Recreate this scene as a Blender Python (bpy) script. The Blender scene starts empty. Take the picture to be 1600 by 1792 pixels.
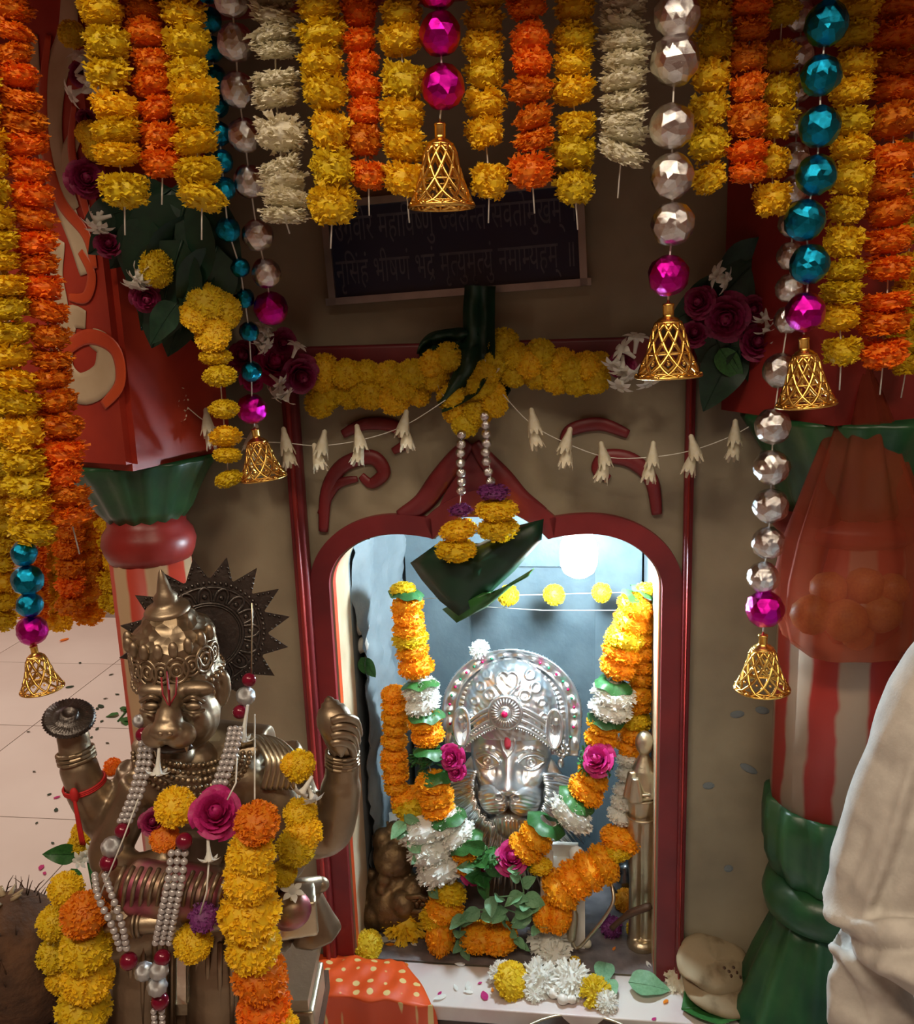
import bpy, bmesh, math, random
from mathutils import Vector, Matrix, Quaternion, noise
random.seed(7)
SC = bpy.context.scene
COL = SC.collection
PI = math.pi

# ------------------------------------------------------------------ camera
FPX = 1600.0
PITCH, ROLL, CAMH = math.radians(12.5), math.radians(-2.0), 1.45
cam = bpy.data.objects.new('camera', bpy.data.cameras.new('camera'))
COL.objects.link(cam)
cam.data.sensor_fit = 'HORIZONTAL'
cam.data.sensor_width = 36.0
cam.data.lens = 36.0 * FPX / 1600.0
cam.data.clip_start = 0.02
CM = Matrix.Rotation(PI / 2 - PITCH, 3, 'X') @ Matrix.Rotation(ROLL, 3, 'Z')
C = Vector((0, 0, CAMH))
cam.matrix_world = Matrix.Translation(C) @ CM.to_4x4()
SC.camera = cam

# ------------------------------------------------------------------ world, lights, exposure
SC.view_settings.view_transform = 'Standard'
SC.view_settings.look = 'None'
SC.view_settings.exposure = 0.0
SC.view_settings.gamma = 1.0
SC.view_settings.use_curve_mapping = False
w = bpy.data.worlds.new('world'); SC.world = w; w.use_nodes = True
w.node_tree.nodes['Background'].inputs[0].default_value = (0.9, 0.8, 0.7, 1)
w.node_tree.nodes['Background'].inputs[1].default_value = 0.02

def hall_lamp(name, loc, energy, size, color, aim=None):
    l = bpy.data.lights.new(name, 'AREA'); l.shape = 'RECTANGLE'
    l.size, l.size_y = size; l.energy = energy; l.color = color
    o = bpy.data.objects.new(name, l); COL.objects.link(o); o.location = loc
    if aim:
        o.rotation_euler = (Vector(aim) - Vector(loc)).to_track_quat('-Z', 'Y').to_euler()
    return o
WARM = (1.0, 0.83, 0.62)
hall_lamp('hall_tube_light', (-0.70, -0.42, 2.95), 33.0, (1.1, 0.12), WARM, (0.1, 1.3, 1.3))
hall_lamp('hall_tube_light', (0.8, -0.75, 2.95), 17.0, (1.1, 0.12), WARM, (0.2, 1.3, 1.3))
hall_lamp('hall_ceiling_light', (-1.9, 3.1, 3.05), 60.0, (1.2, 0.3), (1.0, 0.88, 0.76), (-1.9, 3.1, 0))

# ------------------------------------------------------------------ pixel and wall frames
def ray(px, py):
    return CM @ Vector(((px - 800) / FPX, -(py - 896) / FPX, -1.0))
FWD = CM @ Vector((0, 0, -1))
def at(px, py, Y):
    d = ray(px, py); return C + d * (Y / d.y)
def atz(px, py, z):
    d = ray(px, py); return C + d * ((z - CAMH) / d.z)
def pxm(p):                       # metres per pixel at a point
    return (p - C).dot(FWD) / FPX
PHI = math.radians(8)
WN = Vector((-math.sin(PHI), -math.cos(PHI), 0))
WU = Vector((math.cos(PHI), -math.sin(PHI), 0))
W0 = at(870, 1300, 1.6); W0.z = 0
def W(u, d, z): return W0 + WU * u + WN * d + Vector((0, 0, z))
def atw(px, py, d=0.0):           # pixel -> point on the plane d in front of the shrine wall
    r = ray(px, py); t = (W0 + WN * d - C).dot(WN) / r.dot(WN); return C + r * t
WROT = Matrix((WU, -WN, Vector((0, 0, 1)))).transposed()   # local x=u, y=into wall, z=up
ZN = 0.155                        # niche floor level

# ------------------------------------------------------------------ mesh builder
class MB:
    def __init__(s): s.v = []; s.f = []
    def add(s, vs, fs):
        n = len(s.v); s.v += [Vector(v) for v in vs]; s.f += [tuple(i + n for i in f) for f in fs]; return s
    def box(s, c, h, rot=None):
        c = Vector(c); vs = []
        for z in (-1, 1):
            for y in (-1, 1):
                for x in (-1, 1):
                    p = Vector((x * h[0], y * h[1], z * h[2]))
                    if rot: p = rot @ p
                    vs.append(c + p)
        return s.add(vs, [(0, 2, 3, 1), (4, 5, 7, 6), (0, 1, 5, 4), (2, 6, 7, 3), (0, 4, 6, 2), (1, 3, 7, 5)])
    def ell(s, c, r, rot=None, nu=16, nv=10):
        c = Vector(c); r = (r, r, r) if not hasattr(r, '__len__') else r
        vs = []; fs = []
        for j in range(1, nv):
            t = PI * j / nv
            for i in range(nu):
                a = 2 * PI * i / nu
                p = Vector((r[0] * math.sin(t) * math.cos(a), r[1] * math.sin(t) * math.sin(a), r[2] * math.cos(t)))
                vs.append(c + (rot @ p if rot else p))
        top = Vector((0, 0, r[2])); bot = Vector((0, 0, -r[2]))
        vs.append(c + (rot @ top if rot else top)); vs.append(c + (rot @ bot if rot else bot))
        T = len(vs) - 2
        for j in range(nv - 2):
            for i in range(nu):
                a = j * nu + i; b = j * nu + (i + 1) % nu
                fs.append((a, a + nu, b + nu, b))
        for i in range(nu):
            fs.append((T, i, (i + 1) % nu)); k = (nv - 2) * nu
            fs.append((T + 1, k + (i + 1) % nu, k + i))
        return s.add(vs, fs)
    def tube(s, pts, rad, n=8, cap=True, flat=1.0, up=None, closed=False):
        pts = [Vector(p) for p in pts]; m = len(pts)
        if not hasattr(rad, '__len__'): rad = [rad] * m
        tang = []
        for i in range(m):
            if closed: t = pts[(i + 1) % m] - pts[i - 1]
            else: t = pts[min(i + 1, m - 1)] - pts[max(i - 1, 0)]
            tang.append(t.normalized() if t.length > 1e-9 else Vector((0, 0, 1)))
        ref = Vector(up) if up else (Vector((0, 0, 1)) if abs(tang[0].z) < .9 else Vector((1, 0, 0)))
        nrm = (ref - tang[0] * ref.dot(tang[0])).normalized()
        vs = []; fs = []
        for i in range(m):
            q = nrm - tang[i] * nrm.dot(tang[i])
            if up:
                q2 = Vector(up) - tang[i] * Vector(up).dot(tang[i])
                if q2.length > 1e-3: q = q2
            nrm = q.normalized(); b = tang[i].cross(nrm)
            for k in range(n):
                a = 2 * PI * k / n
                vs.append(pts[i] + (nrm * math.cos(a) * flat + b * math.sin(a)) * rad[i])
        R = m if closed else m - 1
        for i in range(R):
            j = (i + 1) % m
            for k in range(n):
                l = (k + 1) % n
                fs.append((i * n + k, i * n + l, j * n + l, j * n + k))
        if cap and not closed:
            fs.append(tuple(range(n - 1, -1, -1))); fs.append(tuple((m - 1) * n + k for k in range(n)))
        return s.add(vs, fs)
    def lathe(s, prof, c=(0, 0, 0), n=24, rot=None, mod=None, cap=True):
        c = Vector(c); vs = []; fs = []; m = len(prof)
        for (r, z) in prof:
            for k in range(n):
                a = 2 * PI * k / n
                rr = r * (mod(a, z) if mod else 1)
                p = Vector((rr * math.cos(a), rr * math.sin(a), z))
                vs.append(c + (rot @ p if rot else p))
        for i in range(m - 1):
            for k in range(n):
                l = (k + 1) % n
                fs.append((i * n + k, i * n + l, (i + 1) * n + l, (i + 1) * n + k))
        if cap:
            if prof[0][0] > 1e-5: fs.append(tuple(range(n - 1, -1, -1)))
            if prof[-1][0] > 1e-5: fs.append(tuple((m - 1) * n + k for k in range(n)))
        return s.add(vs, fs)
    def prism(s, poly, fn, d0, d1):      # poly of 2D points; fn(x,y,d)->world
        n = len(poly)
        vs = [fn(x, y, d0) for x, y in poly] + [fn(x, y, d1) for x, y in poly]
        fs = [tuple(range(n)), tuple(range(2 * n - 1, n - 1, -1))]
        for i in range(n):
            j = (i + 1) % n; fs.append((i, i + n, j + n, j))
        return s.add(vs, fs)
    def grid(s, nx, ny, fn, keep=None):
        vs = [fn(i / nx, j / ny) for j in range(ny + 1) for i in range(nx + 1)]
        fs = []
        for j in range(ny):
            for i in range(nx):
                if keep and not keep((i + .5) / nx, (j + .5) / ny): continue
                a = j * (nx + 1) + i; fs.append((a, a + 1, a + nx + 2, a + nx + 1))
        return s.add(vs, fs)
    def mesh(s, name, mat=None, smooth=True, fix=True):
        me = bpy.data.meshes.new(name); me.from_pydata([tuple(v) for v in s.v], [], s.f)
        if fix:
            bm = bmesh.new(); bm.from_mesh(me)
            bmesh.ops.recalc_face_normals(bm, faces=bm.faces); bm.to_mesh(me); bm.free()
        if smooth: me.polygons.foreach_set('use_smooth', [True] * len(me.polygons))
        if mat: me.materials.append(mat)
        me.update(); return me
    def obj(s, name, mat=None, parent=None, smooth=True, loc=None, fix=True):
        if loc is not None:
            L = Vector(loc); s.v = [v - L for v in s.v]
        o = bpy.data.objects.new(name, s.mesh(name, mat, smooth, fix)); COL.objects.link(o)
        if loc is not None: o.location = Vector(loc)
        if parent is not None: put(o, parent)
        return o

def put(o, parent):               # parent an object whose location is in world space (parents are unrotated)
    o.parent = parent; q = parent
    while q is not None: o.location -= q.location; q = q.parent
    return o
def tag(o, label=None, cat=None, group=None, kind=None):
    if label: o['label'] = label
    if cat: o['category'] = cat
    if group: o['group'] = group
    if kind: o['kind'] = kind
    return o
def thing(name, loc, label, cat, group=None):
    o = bpy.data.objects.new(name, None); COL.objects.link(o); o.location = Vector(loc)
    o.empty_display_size = 0.02
    return tag(o, label, cat, group)
def inst(name, me, parent, loc, rot=None, sc=1.0):
    o = bpy.data.objects.new(name, me); COL.objects.link(o)
    o.location = Vector(loc)
    o.rotation_mode = 'QUATERNION'
    if rot is not None: o.rotation_quaternion = rot
    o.scale = sc if hasattr(sc, '__len__') else (sc, sc, sc)
    if parent is not None: put(o, parent)
    return o
def struct(o): o['kind'] = 'structure'; return o
def crom(pts, k=6):               # Catmull-Rom
    pts = [Vector(p) for p in pts]; out = []
    for i in range(len(pts) - 1):
        p0 = pts[max(i - 1, 0)]; p1 = pts[i]; p2 = pts[i + 1]; p3 = pts[min(i + 2, len(pts) - 1)]
        for j in range(k):
            t = j / k
            out.append(0.5 * ((2 * p1) + (p2 - p0) * t + (2 * p0 - 5 * p1 + 4 * p2 - p3) * t * t + (3 * p1 - p0 - 3 * p2 + p3) * t ** 3))
    out.append(pts[-1]); return out
def remesh(o, vox, smooth=3):
    m = o.modifiers.new('r', 'REMESH'); m.mode = 'VOXEL'; m.voxel_size = vox
    if smooth: s_ = o.modifiers.new('s', 'SMOOTH'); s_.iterations = smooth; s_.factor = .5
    dg = bpy.context.evaluated_depsgraph_get()
    me = bpy.data.meshes.new_from_object(o.evaluated_get(dg))
    o.modifiers.clear(); old = o.data; mats = list(old.materials)
    o.data = me; me.materials.clear()
    for a in mats: me.materials.append(a)
    me.polygons.foreach_set('use_smooth', [True] * len(me.polygons)); me.update()
    bpy.data.meshes.remove(old); return o
def rq(tilt=.25):                 # small random tilt and any spin about the string axis
    q = Quaternion((0, 0, 1), random.uniform(0, 2 * PI))
    ax = Vector((random.gauss(0, 1), random.gauss(0, 1), 0)).normalized()
    return Quaternion(ax, random.gauss(0, tilt)) @ q

# ------------------------------------------------------------------ materials
def mat(name, col, rough=.6, metal=0.0, col2=None, nscale=8.0, namt=1.0, bump=0.0, bscale=60.0, vary=0.0,
        sss=0.0, trans=0.0, spec=.5, emit=None, detail=4.0, lo=.35, hi=.65, alpha=1.0, bkind='noise'):
    m = bpy.data.materials.new(name); m.use_nodes = True; nt = m.node_tree; N = nt.nodes; L = nt.links
    b = N['Principled BSDF']
    b.inputs['Base Color'].default_value = (*col, 1); b.inputs['Roughness'].default_value = rough
    b.inputs['Metallic'].default_value = metal; b.inputs['Specular IOR Level'].default_value = spec
    src = None
    if col2:
        tc = N.new('ShaderNodeTexCoord'); nz = N.new('ShaderNodeTexNoise')
        nz.inputs['Scale'].default_value = nscale; nz.inputs['Detail'].default_value = detail
        L.new(tc.outputs['Object'], nz.inputs['Vector'])
        cr = N.new('ShaderNodeValToRGB'); cr.color_ramp.elements[0].position = lo; cr.color_ramp.elements[1].position = hi
        cr.color_ramp.elements[0].color = (*col, 1); cr.color_ramp.elements[1].color = (*col2, 1)
        L.new(nz.outputs['Fac'], cr.inputs['Fac']); src = cr.outputs['Color']
    if vary:
        oi = N.new('ShaderNodeObjectInfo'); hs = N.new('ShaderNodeHueSaturation')
        mr = N.new('ShaderNodeMapRange'); mr.inputs['To Min'].default_value = 1 - vary; mr.inputs['To Max'].default_value = 1 + vary * .6
        L.new(oi.outputs['Random'], mr.inputs['Value']); L.new(mr.outputs[0], hs.inputs['Value'])
        mh = N.new('ShaderNodeMapRange'); mh.inputs['To Min'].default_value = .5 + vary * .05; mh.inputs['To Max'].default_value = .5 - vary * .05
        L.new(oi.outputs['Random'], mh.inputs['Value']); L.new(mh.outputs[0], hs.inputs['Hue'])
        if src: L.new(src, hs.inputs['Color'])
        else: hs.inputs['Color'].default_value = (*col, 1)
        src = hs.outputs['Color']
    if src: L.new(src, b.inputs['Base Color'])
    if bump:
        tc2 = N.new('ShaderNodeTexCoord')
        if bkind == 'voronoi': n2 = N.new('ShaderNodeTexVoronoi'); out = 'Distance'
        else: n2 = N.new('ShaderNodeTexNoise'); n2.inputs['Detail'].default_value = 5; out = 'Fac'
        n2.inputs['Scale'].default_value = bscale
        L.new(tc2.outputs['Object'], n2.inputs['Vector'])
        bp = N.new('ShaderNodeBump'); bp.inputs['Strength'].default_value = bump; bp.inputs['Distance'].default_value = .004
        L.new(n2.outputs[out], bp.inputs['Height']); L.new(bp.outputs[0], b.inputs['Normal'])
    if sss:
        b.inputs['Subsurface Weight'].default_value = sss; b.inputs['Subsurface Radius'].default_value = (.01, .006, .003)
        b.inputs['Subsurface Scale'].default_value = .3
    if trans:
        tr = N.new('ShaderNodeBsdfTranslucent'); mx = N.new('ShaderNodeMixShader'); mx.inputs[0].default_value = trans
        if src: L.new(src, tr.inputs['Color'])
        else: tr.inputs['Color'].default_value = (*col, 1)
        L.new(b.outputs[0], mx.inputs[1]); L.new(tr.outputs[0], mx.inputs[2])
        L.new(mx.outputs[0], N['Material Output'].inputs['Surface'])
    if alpha < 1: b.inputs['Alpha'].default_value = alpha
    if emit:
        b.inputs['Emission Color'].default_value = (*emit[0], 1); b.inputs['Emission Strength'].default_value = emit[1]
    return m

M = {}
M['yellow'] = mat('marigold_yellow', (.86, .56, .01), .6, col2=(.90, .66, .02), nscale=5, vary=.16, trans=.3)
M['orange'] = mat('marigold_orange', (.85, .20, .005), .6, col2=(.93, .29, .01), nscale=5, vary=.16, trans=.3)
M['amber'] = mat('marigold_amber', (.93, .39, .006), .6, col2=(.96, .47, .01), nscale=5, vary=.10, trans=.3)
M['cream_fl'] = mat('tuberose_cream', (.80, .74, .55), .6, col2=(.86, .82, .68), nscale=4, vary=.08, trans=.3)
M['white_fl'] = mat('petal_white', (.86, .86, .78), .6, col2=(.90, .90, .86), nscale=4, vary=.05, trans=.3)
M['rose'] = mat('rose_petal', (.42, .012, .13), .55, col2=(.55, .02, .20), nscale=12, trans=.2)
M['darkrose'] = mat('dark_rose_petal', (.20, .008, .06), .55, col2=(.30, .012, .09), nscale=12, trans=.15)
M['purple_fl'] = mat('purple_flower', (.13, .02, .12), .6, col2=(.20, .03, .18), nscale=10, trans=.15)
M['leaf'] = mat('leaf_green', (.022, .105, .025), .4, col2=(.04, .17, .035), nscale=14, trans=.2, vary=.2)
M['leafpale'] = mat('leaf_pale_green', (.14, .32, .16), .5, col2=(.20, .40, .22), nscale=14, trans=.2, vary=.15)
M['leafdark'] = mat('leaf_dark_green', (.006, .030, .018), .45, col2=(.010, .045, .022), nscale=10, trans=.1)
M['thread'] = mat('cotton_thread', (.75, .73, .68), .8, col2=(.6, .58, .52), nscale=60)
M['silverfoil'] = mat('silver_foil', (.82, .83, .84), .10, 1.0, col2=(.70, .68, .68), nscale=30, bump=.25, bscale=38)
M['pinkfoil'] = mat('magenta_foil', (.62, .008, .34), .14, 1.0, col2=(.55, .008, .38), nscale=30, bump=.25, bscale=38)
M['bluefoil'] = mat('blue_foil', (.008, .30, .50), .14, 1.0, col2=(.01, .24, .42), nscale=30, bump=.25, bscale=38)
M['goldbell'] = mat('gold_plated_bell', (.86, .55, .15), .24, 1.0, col2=(.75, .45, .10), nscale=25, bump=.1, bscale=200)
M['bronze'] = mat('bronze', (.36, .275, .185), .42, .86, col2=(.26, .195, .13), nscale=18, bump=.15, bscale=90)
M['bronzeorn'] = mat('bronze_chased', (.36, .28, .19), .42, .86, col2=(.24, .17, .10), nscale=25, bump=.9, bscale=85, bkind='voronoi')
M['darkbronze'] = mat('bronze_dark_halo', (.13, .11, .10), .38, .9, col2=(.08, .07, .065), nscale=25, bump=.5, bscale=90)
M['palemetal'] = mat('pale_brass', (.60, .52, .38), .35, .95, col2=(.5, .43, .31), nscale=20, bump=.15, bscale=120)
M['brassold'] = mat('old_brass', (.23, .15, .07), .5, .7, col2=(.12, .075, .04), nscale=40, bump=.6, bscale=80)
M['pinkpaste'] = mat('bronze_with_vermilion_powder', (.33, .235, .145), .4, .8, col2=(.42, .10, .16), nscale=14, lo=.45, hi=.6)
M['silver'] = mat('beaten_silver', (.78, .81, .84), .30, .97, col2=(.66, .66, .66), nscale=20, bump=.12, bscale=120)
M['silvermane'] = mat('silver_with_sandal_paste', (.74, .77, .80), .32, .95, col2=(.66, .46, .26), nscale=22, lo=.56, hi=.72, bump=.1, bscale=150)
M['pearl'] = mat('pearl', (.44, .41, .41), .25, .3, col2=(.50, .47, .47), nscale=60)
M['maroonbead'] = mat('maroon_bead', (.16, .004, .02), .18, .1, col2=(.2, .006, .03), nscale=60)
M['silverbead'] = mat('grooved_silver_bead', (.66, .68, .70), .3, .8, col2=(.5, .52, .54), nscale=90, bump=.4, bscale=160)
M['gem'] = mat('ruby_gem', (.5, .008, .08), .15, col2=(.42, .008, .07), nscale=50)
M['gemgreen'] = mat('emerald_gem', (.02, .22, .10), .15, col2=(.02, .18, .08), nscale=50)
M['tilakred'] = mat('vermilion_paint', (.30, .01, .02), .6, col2=(.24, .01, .03), nscale=80)
M['stone'] = mat('niche_stone', (.105, .125, .135), .75, col2=(.19, .215, .225), nscale=9, bump=.8, bscale=26, lo=.3, hi=.72)
M['slab'] = mat('niche_back_slab', (.085, .115, .13), .6, col2=(.12, .155, .17), nscale=14, bump=.25, bscale=60)
M['nichefloor'] = mat('niche_floor_stone', (.10, .085, .085), .6, col2=(.20, .17, .17), nscale=24, bump=.6, bscale=45)
M['plaster'] = mat('limewash_plaster', (.33, .28, .19), .75, col2=(.17, .14, .095), nscale=5, bump=.35, bscale=30, lo=.3, hi=.75)
M['redpaint'] = mat('red_oil_paint', (.31, .026, .020), .38, col2=(.17, .014, .016), nscale=7, bump=.2, bscale=30, lo=.3, hi=.7)
M['orangepaint'] = mat('orange_oil_paint', (.60, .085, .02), .4, col2=(.46, .045, .015), nscale=9, bump=.2, bscale=40)
M['blockpaint'] = mat('block_red_paint', (.42, .04, .018), .4, col2=(.27, .02, .014), nscale=7, bump=.2, bscale=30)
M['maroonpaint'] = mat('maroon_oil_paint', (.22, .018, .022), .45, col2=(.11, .012, .018), nscale=7, bump=.2, bscale=30, lo=.3, hi=.7)
M['creampaint'] = mat('cream_oil_paint', (.58, .47, .32), .5, col2=(.42, .31, .19), nscale=9, bump=.2, bscale=40)
M['greenpaint'] = mat('green_oil_paint', (.005, .045, .020), .35, col2=(.022, .095, .03), nscale=11, bump=.25, bscale=35)
M['marble'] = mat('marble_tile', (.62, .54, .50), .28, col2=(.70, .63, .59), nscale=2.2, lo=.3, hi=.7)
M['grout'] = mat('tile_grout', (.28, .22, .19), .8, col2=(.22, .17, .15), nscale=30)
M['ledge'] = mat('ledge_marble', (.66, .60, .56), .3, col2=(.58, .44, .44), nscale=7, lo=.5, hi=.75)
M['hallwall'] = mat('hall_wall_pink', (.50, .30, .24), .7, col2=(.56, .36, .29), nscale=3)
M['hallceil'] = mat('hall_ceiling_paint', (.55, .52, .47), .8, col2=(.5, .47, .42), nscale=3)
M['navy'] = mat('navy_enamel', (.010, .018, .055), .3, col2=(.008, .014, .042), nscale=6)
M['steel'] = mat('steel_frame', (.42, .41, .40), .35, .9, col2=(.34, .33, .32), nscale=20)
M['letter'] = mat('sign_lettering', (.10, .10, .13), .6, col2=(.06, .06, .085), nscale=50)
M['coir'] = mat('coconut_husk', (.10, .045, .02), .9, col2=(.045, .02, .01), nscale=30, bump=1.0, bscale=90)
M['cloth'] = mat('white_cotton', (.62, .59, .54), .85, col2=(.50, .47, .43), nscale=40, bump=.12, bscale=300)
M['skin'] = mat('skin', (.32, .17, .10), .5, col2=(.29, .15, .085), nscale=20, sss=.1)
M['hair'] = mat('black_hair', (.012, .010, .009), .5, col2=(.02, .017, .015), nscale=60, bump=.4, bscale=200)
M['bread'] = mat('flatbread', (.33, .25, .15), .8, col2=(.15, .10, .05), nscale=22, lo=.5, hi=.7, bump=.3, bscale=40)
M['whitestone'] = mat('white_marble_carving', (.78, .76, .70), .3, col2=(.70, .60, .48), nscale=14, lo=.5, hi=.8)
M['bulbbase'] = mat('bulb_housing', (.8, .8, .8), .4, col2=(.74, .74, .74), nscale=20)
M['redthread'] = mat('red_cotton_thread', (.50, .012, .012), .7, col2=(.40, .01, .01), nscale=60)
M['wood'] = mat('dark_wood', (.09, .045, .025), .5, col2=(.06, .03, .016), nscale=6)
M['fruit'] = mat('fruit_in_bag', (.50, .24, .06), .5, col2=(.40, .16, .05), nscale=8, vary=.15)
M['rim'] = mat('dark_steel_plate', (.30, .29, .28), .25, .95, col2=(.22, .21, .20), nscale=12)
M['box'] = mat('printed_carton', (.20, .10, .055), .6, col2=(.16, .08, .045), nscale=8)
M['bluecard'] = mat('blue_card', (.02, .06, .13), .5, col2=(.015, .05, .11), nscale=8)
M['bag'] = mat('orange_plastic_bag', (.42, .085, .035), .7, spec=.2, col2=(.34, .06, .03), nscale=6, trans=.3, alpha=.44)
M['bulb'] = mat('lit_bulb', (1, 1, 1), .4, emit=((.66, .87, 1.0), 420.0))

def stripes(name, n, c1, c2, ph=0.0):      # painted vertical stripes round a pillar
    m = bpy.data.materials.new(name); m.use_nodes = True; N = m.node_tree.nodes; L = m.node_tree.links
    b = N['Principled BSDF']; b.inputs['Roughness'].default_value = .42
    tc = N.new('ShaderNodeTexCoord'); sx = N.new('ShaderNodeSeparateXYZ'); L.new(tc.outputs['Object'], sx.inputs[0])
    a = N.new('ShaderNodeMath'); a.operation = 'ARCTAN2'; L.new(sx.outputs[1], a.inputs[0]); L.new(sx.outputs[0], a.inputs[1])
    nz = N.new('ShaderNodeTexNoise'); nz.inputs['Scale'].default_value = 12; L.new(tc.outputs['Object'], nz.inputs['Vector'])
    mm = N.new('ShaderNodeMath'); mm.operation = 'MULTIPLY_ADD'; mm.inputs[1].default_value = n; L.new(a.outputs[0], mm.inputs[0])
    ad = N.new('ShaderNodeMath'); ad.operation = 'MULTIPLY_ADD'; ad.inputs[1].default_value = 1.6; ad.inputs[2].default_value = ph
    L.new(nz.outputs['Fac'], ad.inputs[0]); L.new(ad.outputs[0], mm.inputs[2])
    sn = N.new('ShaderNodeMath'); sn.operation = 'SINE'; L.new(mm.outputs[0], sn.inputs[0])
    cr = N.new('ShaderNodeValToRGB'); e = cr.color_ramp.elements
    e[0].position = .40; e[1].position = .62; e[0].color = (*c1, 1); e[1].color = (*c2, 1)
    mr = N.new('ShaderNodeMapRange'); mr.inputs['From Min'].default_value = -1; L.new(sn.outputs[0], mr.inputs['Value'])
    L.new(mr.outputs[0], cr.inputs['Fac']); L.new(cr.outputs[0], b.inputs['Base Color'])
    return m
M['stripeL'] = stripes('pillar_stripes_red_cream', 6, (.52, .055, .03), (.50, .34, .20), 1.2)
M['stripeR'] = stripes('pillar_stripes_red_brown', 7, (.36, .026, .018), (.38, .27, .19), 0.4)

def dots(name):                             # orange cloth with printed gold dots
    m = bpy.data.materials.new(name); m.use_nodes = True; N = m.node_tree.nodes; L = m.node_tree.links
    b = N['Principled BSDF']; b.inputs['Roughness'].default_value = .5
    uv = N.new('ShaderNodeTexCoord'); mp = N.new('ShaderNodeMapping'); mp.inputs['Scale'].default_value = (1, 1, 0)
    vo = N.new('ShaderNodeTexVoronoi'); vo.inputs['Scale'].default_value = 34; vo.inputs['Randomness'].default_value = .25
    L.new(uv.outputs['Object'], mp.inputs[0]); L.new(mp.outputs[0], vo.inputs['Vector'])
    cr = N.new('ShaderNodeValToRGB'); e = cr.color_ramp.elements
    e[0].position = .22; e[1].position = .25; e[0].color = (.75, .55, .22, 1); e[1].color = (.72, .085, .012, 1)
    L.new(vo.outputs['Distance'], cr.inputs[0]); L.new(cr.outputs[0], b.inputs['Base Color'])
    return m
M['dots'] = dots('orange_cloth_gold_dots')

# ================================================================== SETTING
# hall (aligned with the shrine)
UA, UB, DA, DB, HZ = -3.6, 2.6, 4.3, -2.95, 3.2
def wallplane(name, c, h, m):
    o = MB().box((0, 0, 0), h, WROT).obj(name, m, smooth=False); o.location = W(*c); return struct(o)
floor = wallplane('floor', ((UA + UB) / 2, (DA + DB) / 2, -.03), ((UB - UA) / 2, (DA - DB) / 2, .02), M['grout'])
wallplane('ceiling', ((UA + UB) / 2, (DA + DB) / 2, HZ + .05), ((UB - UA) / 2, (DA - DB) / 2, .05), M['hallceil'])
wallplane('wall_back', ((UA + UB) / 2, DB - .05, HZ / 2), ((UB - UA) / 2, .05, HZ / 2), M['hallwall'])
wallplane('wall_rear', ((UA + UB) / 2, DA + .05, HZ / 2), ((UB - UA) / 2, .05, HZ / 2), M['hallwall'])
wallplane('wall_left', (UA - .05, (DA + DB) / 2, HZ / 2), (.05, (DA - DB) / 2, HZ / 2), M['hallwall'])
wallplane('wall_right', (UB + .05, (DA + DB) / 2, HZ / 2), (.05, (DA - DB) / 2, HZ / 2), M['hallwall'])
TS = .6
q = atz(50, 1431, 0) - W0; td = q.dot(WN) % TS
q = atz(110, 1230, 0) - W0; tu = q.dot(WU) % TS
me = MB().box((0, 0, 0), (TS / 2 - .0018, TS / 2 - .0018, .006), WROT).mesh('floor_tile', M['marble'], False)
i0 = math.floor((UA - tu) / TS); j0 = math.floor((DB - td) / TS)
for i in range(i0 + 1, i0 + 11):
    for j in range(j0 + 1, j0 + 13):
        inst('floor_tile', me, floor, W(tu + (i + .5) * TS, td + (j + .5) * TS, -.006))

# shrine front wall with the cusped niche
NL, NR = -.300, .298
def arch(u):
    a = abs(u + .001)
    if a < .10: return 1.043 + .055 * math.cos(a / .10 * PI / 2) ** .8
    if a < .175: return 1.052 - .010 * ((.175 - a) / .075) ** 2
    s_ = min((a - .175) / .124, 1); return .955 + .097 * math.sqrt(max(0, 1 - s_ * s_))
def outline():
    pts = [(NL, ZN)]
    K = 72
    for i in range(K + 1):
        t = i / K; u = NL + (NR - NL) * (.5 - .5 * math.cos(PI * t)); pts.append((u, arch(u)))
    pts.append((NR, ZN)); return pts
OUT = outline()
SA, SB, ST, SBK = -.72, 1.15, 1.93, -.62
b = MB()
def quad(b, p): b.add([W(*x) for x in p], [(0, 1, 2, 3)])
quad(b, [(SA, 0, 0), (NL, 0, 0), (NL, 0, ST), (SA, 0, ST)])
quad(b, [(NR, 0, 0), (SB, 0, 0), (SB, 0, ST), (NR, 0, ST)])
quad(b, [(NL, 0, 0), (NR, 0, 0), (NR, 0, ZN), (NL, 0, ZN)])
for k in range(1, len(OUT) - 2):
    (u0, z0), (u1, z1) = OUT[k], OUT[k + 1]
    quad(b, [(u0, 0, z0), (u1, 0, z1), (u1, 0, ST), (u0, 0, ST)])
quad(b, [(SA, 0, 0), (SA, 0, ST), (SA, SBK, ST), (SA, SBK, 0)])
quad(b, [(SB, 0, 0), (SB, SBK, 0), (SB, SBK, ST), (SB, 0, ST)])
quad(b, [(SA, SBK, 0), (SA, SBK, ST), (SB, SBK, ST), (SB, SBK, 0)])
quad(b, [(SA, 0, ST), (SB, 0, ST), (SB, SBK, ST), (SA, SBK, ST)])
wf = struct(b.obj('wall_front', M['plaster'], smooth=False, loc=W(0, 0, 0), fix=False))
RD, ND = -.115, -.44
def reveal(d0, d1, m, name, grow=0.0):
    b = MB()
    P = [((u * (1 + grow)), z + (grow if z > ZN else 0)) for u, z in OUT]
    for k in range(len(P) - 1):
        (u0, z0), (u1, z1) = P[k], P[k + 1]
        quad(b, [(u0, d0, z0), (u0, d1, z0), (u1, d1, z1), (u1, d0, z1)])
    return b.obj(name, m, wf, smooth=False, loc=W(0, 0, 0), fix=False)
reveal(0, -.02, M['orangepaint'], 'arch_edge')
reveal(-.02, RD, M['creampaint'], 'arch_reveal')
reveal(RD, ND, M['stone'], 'niche_lining')
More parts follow.
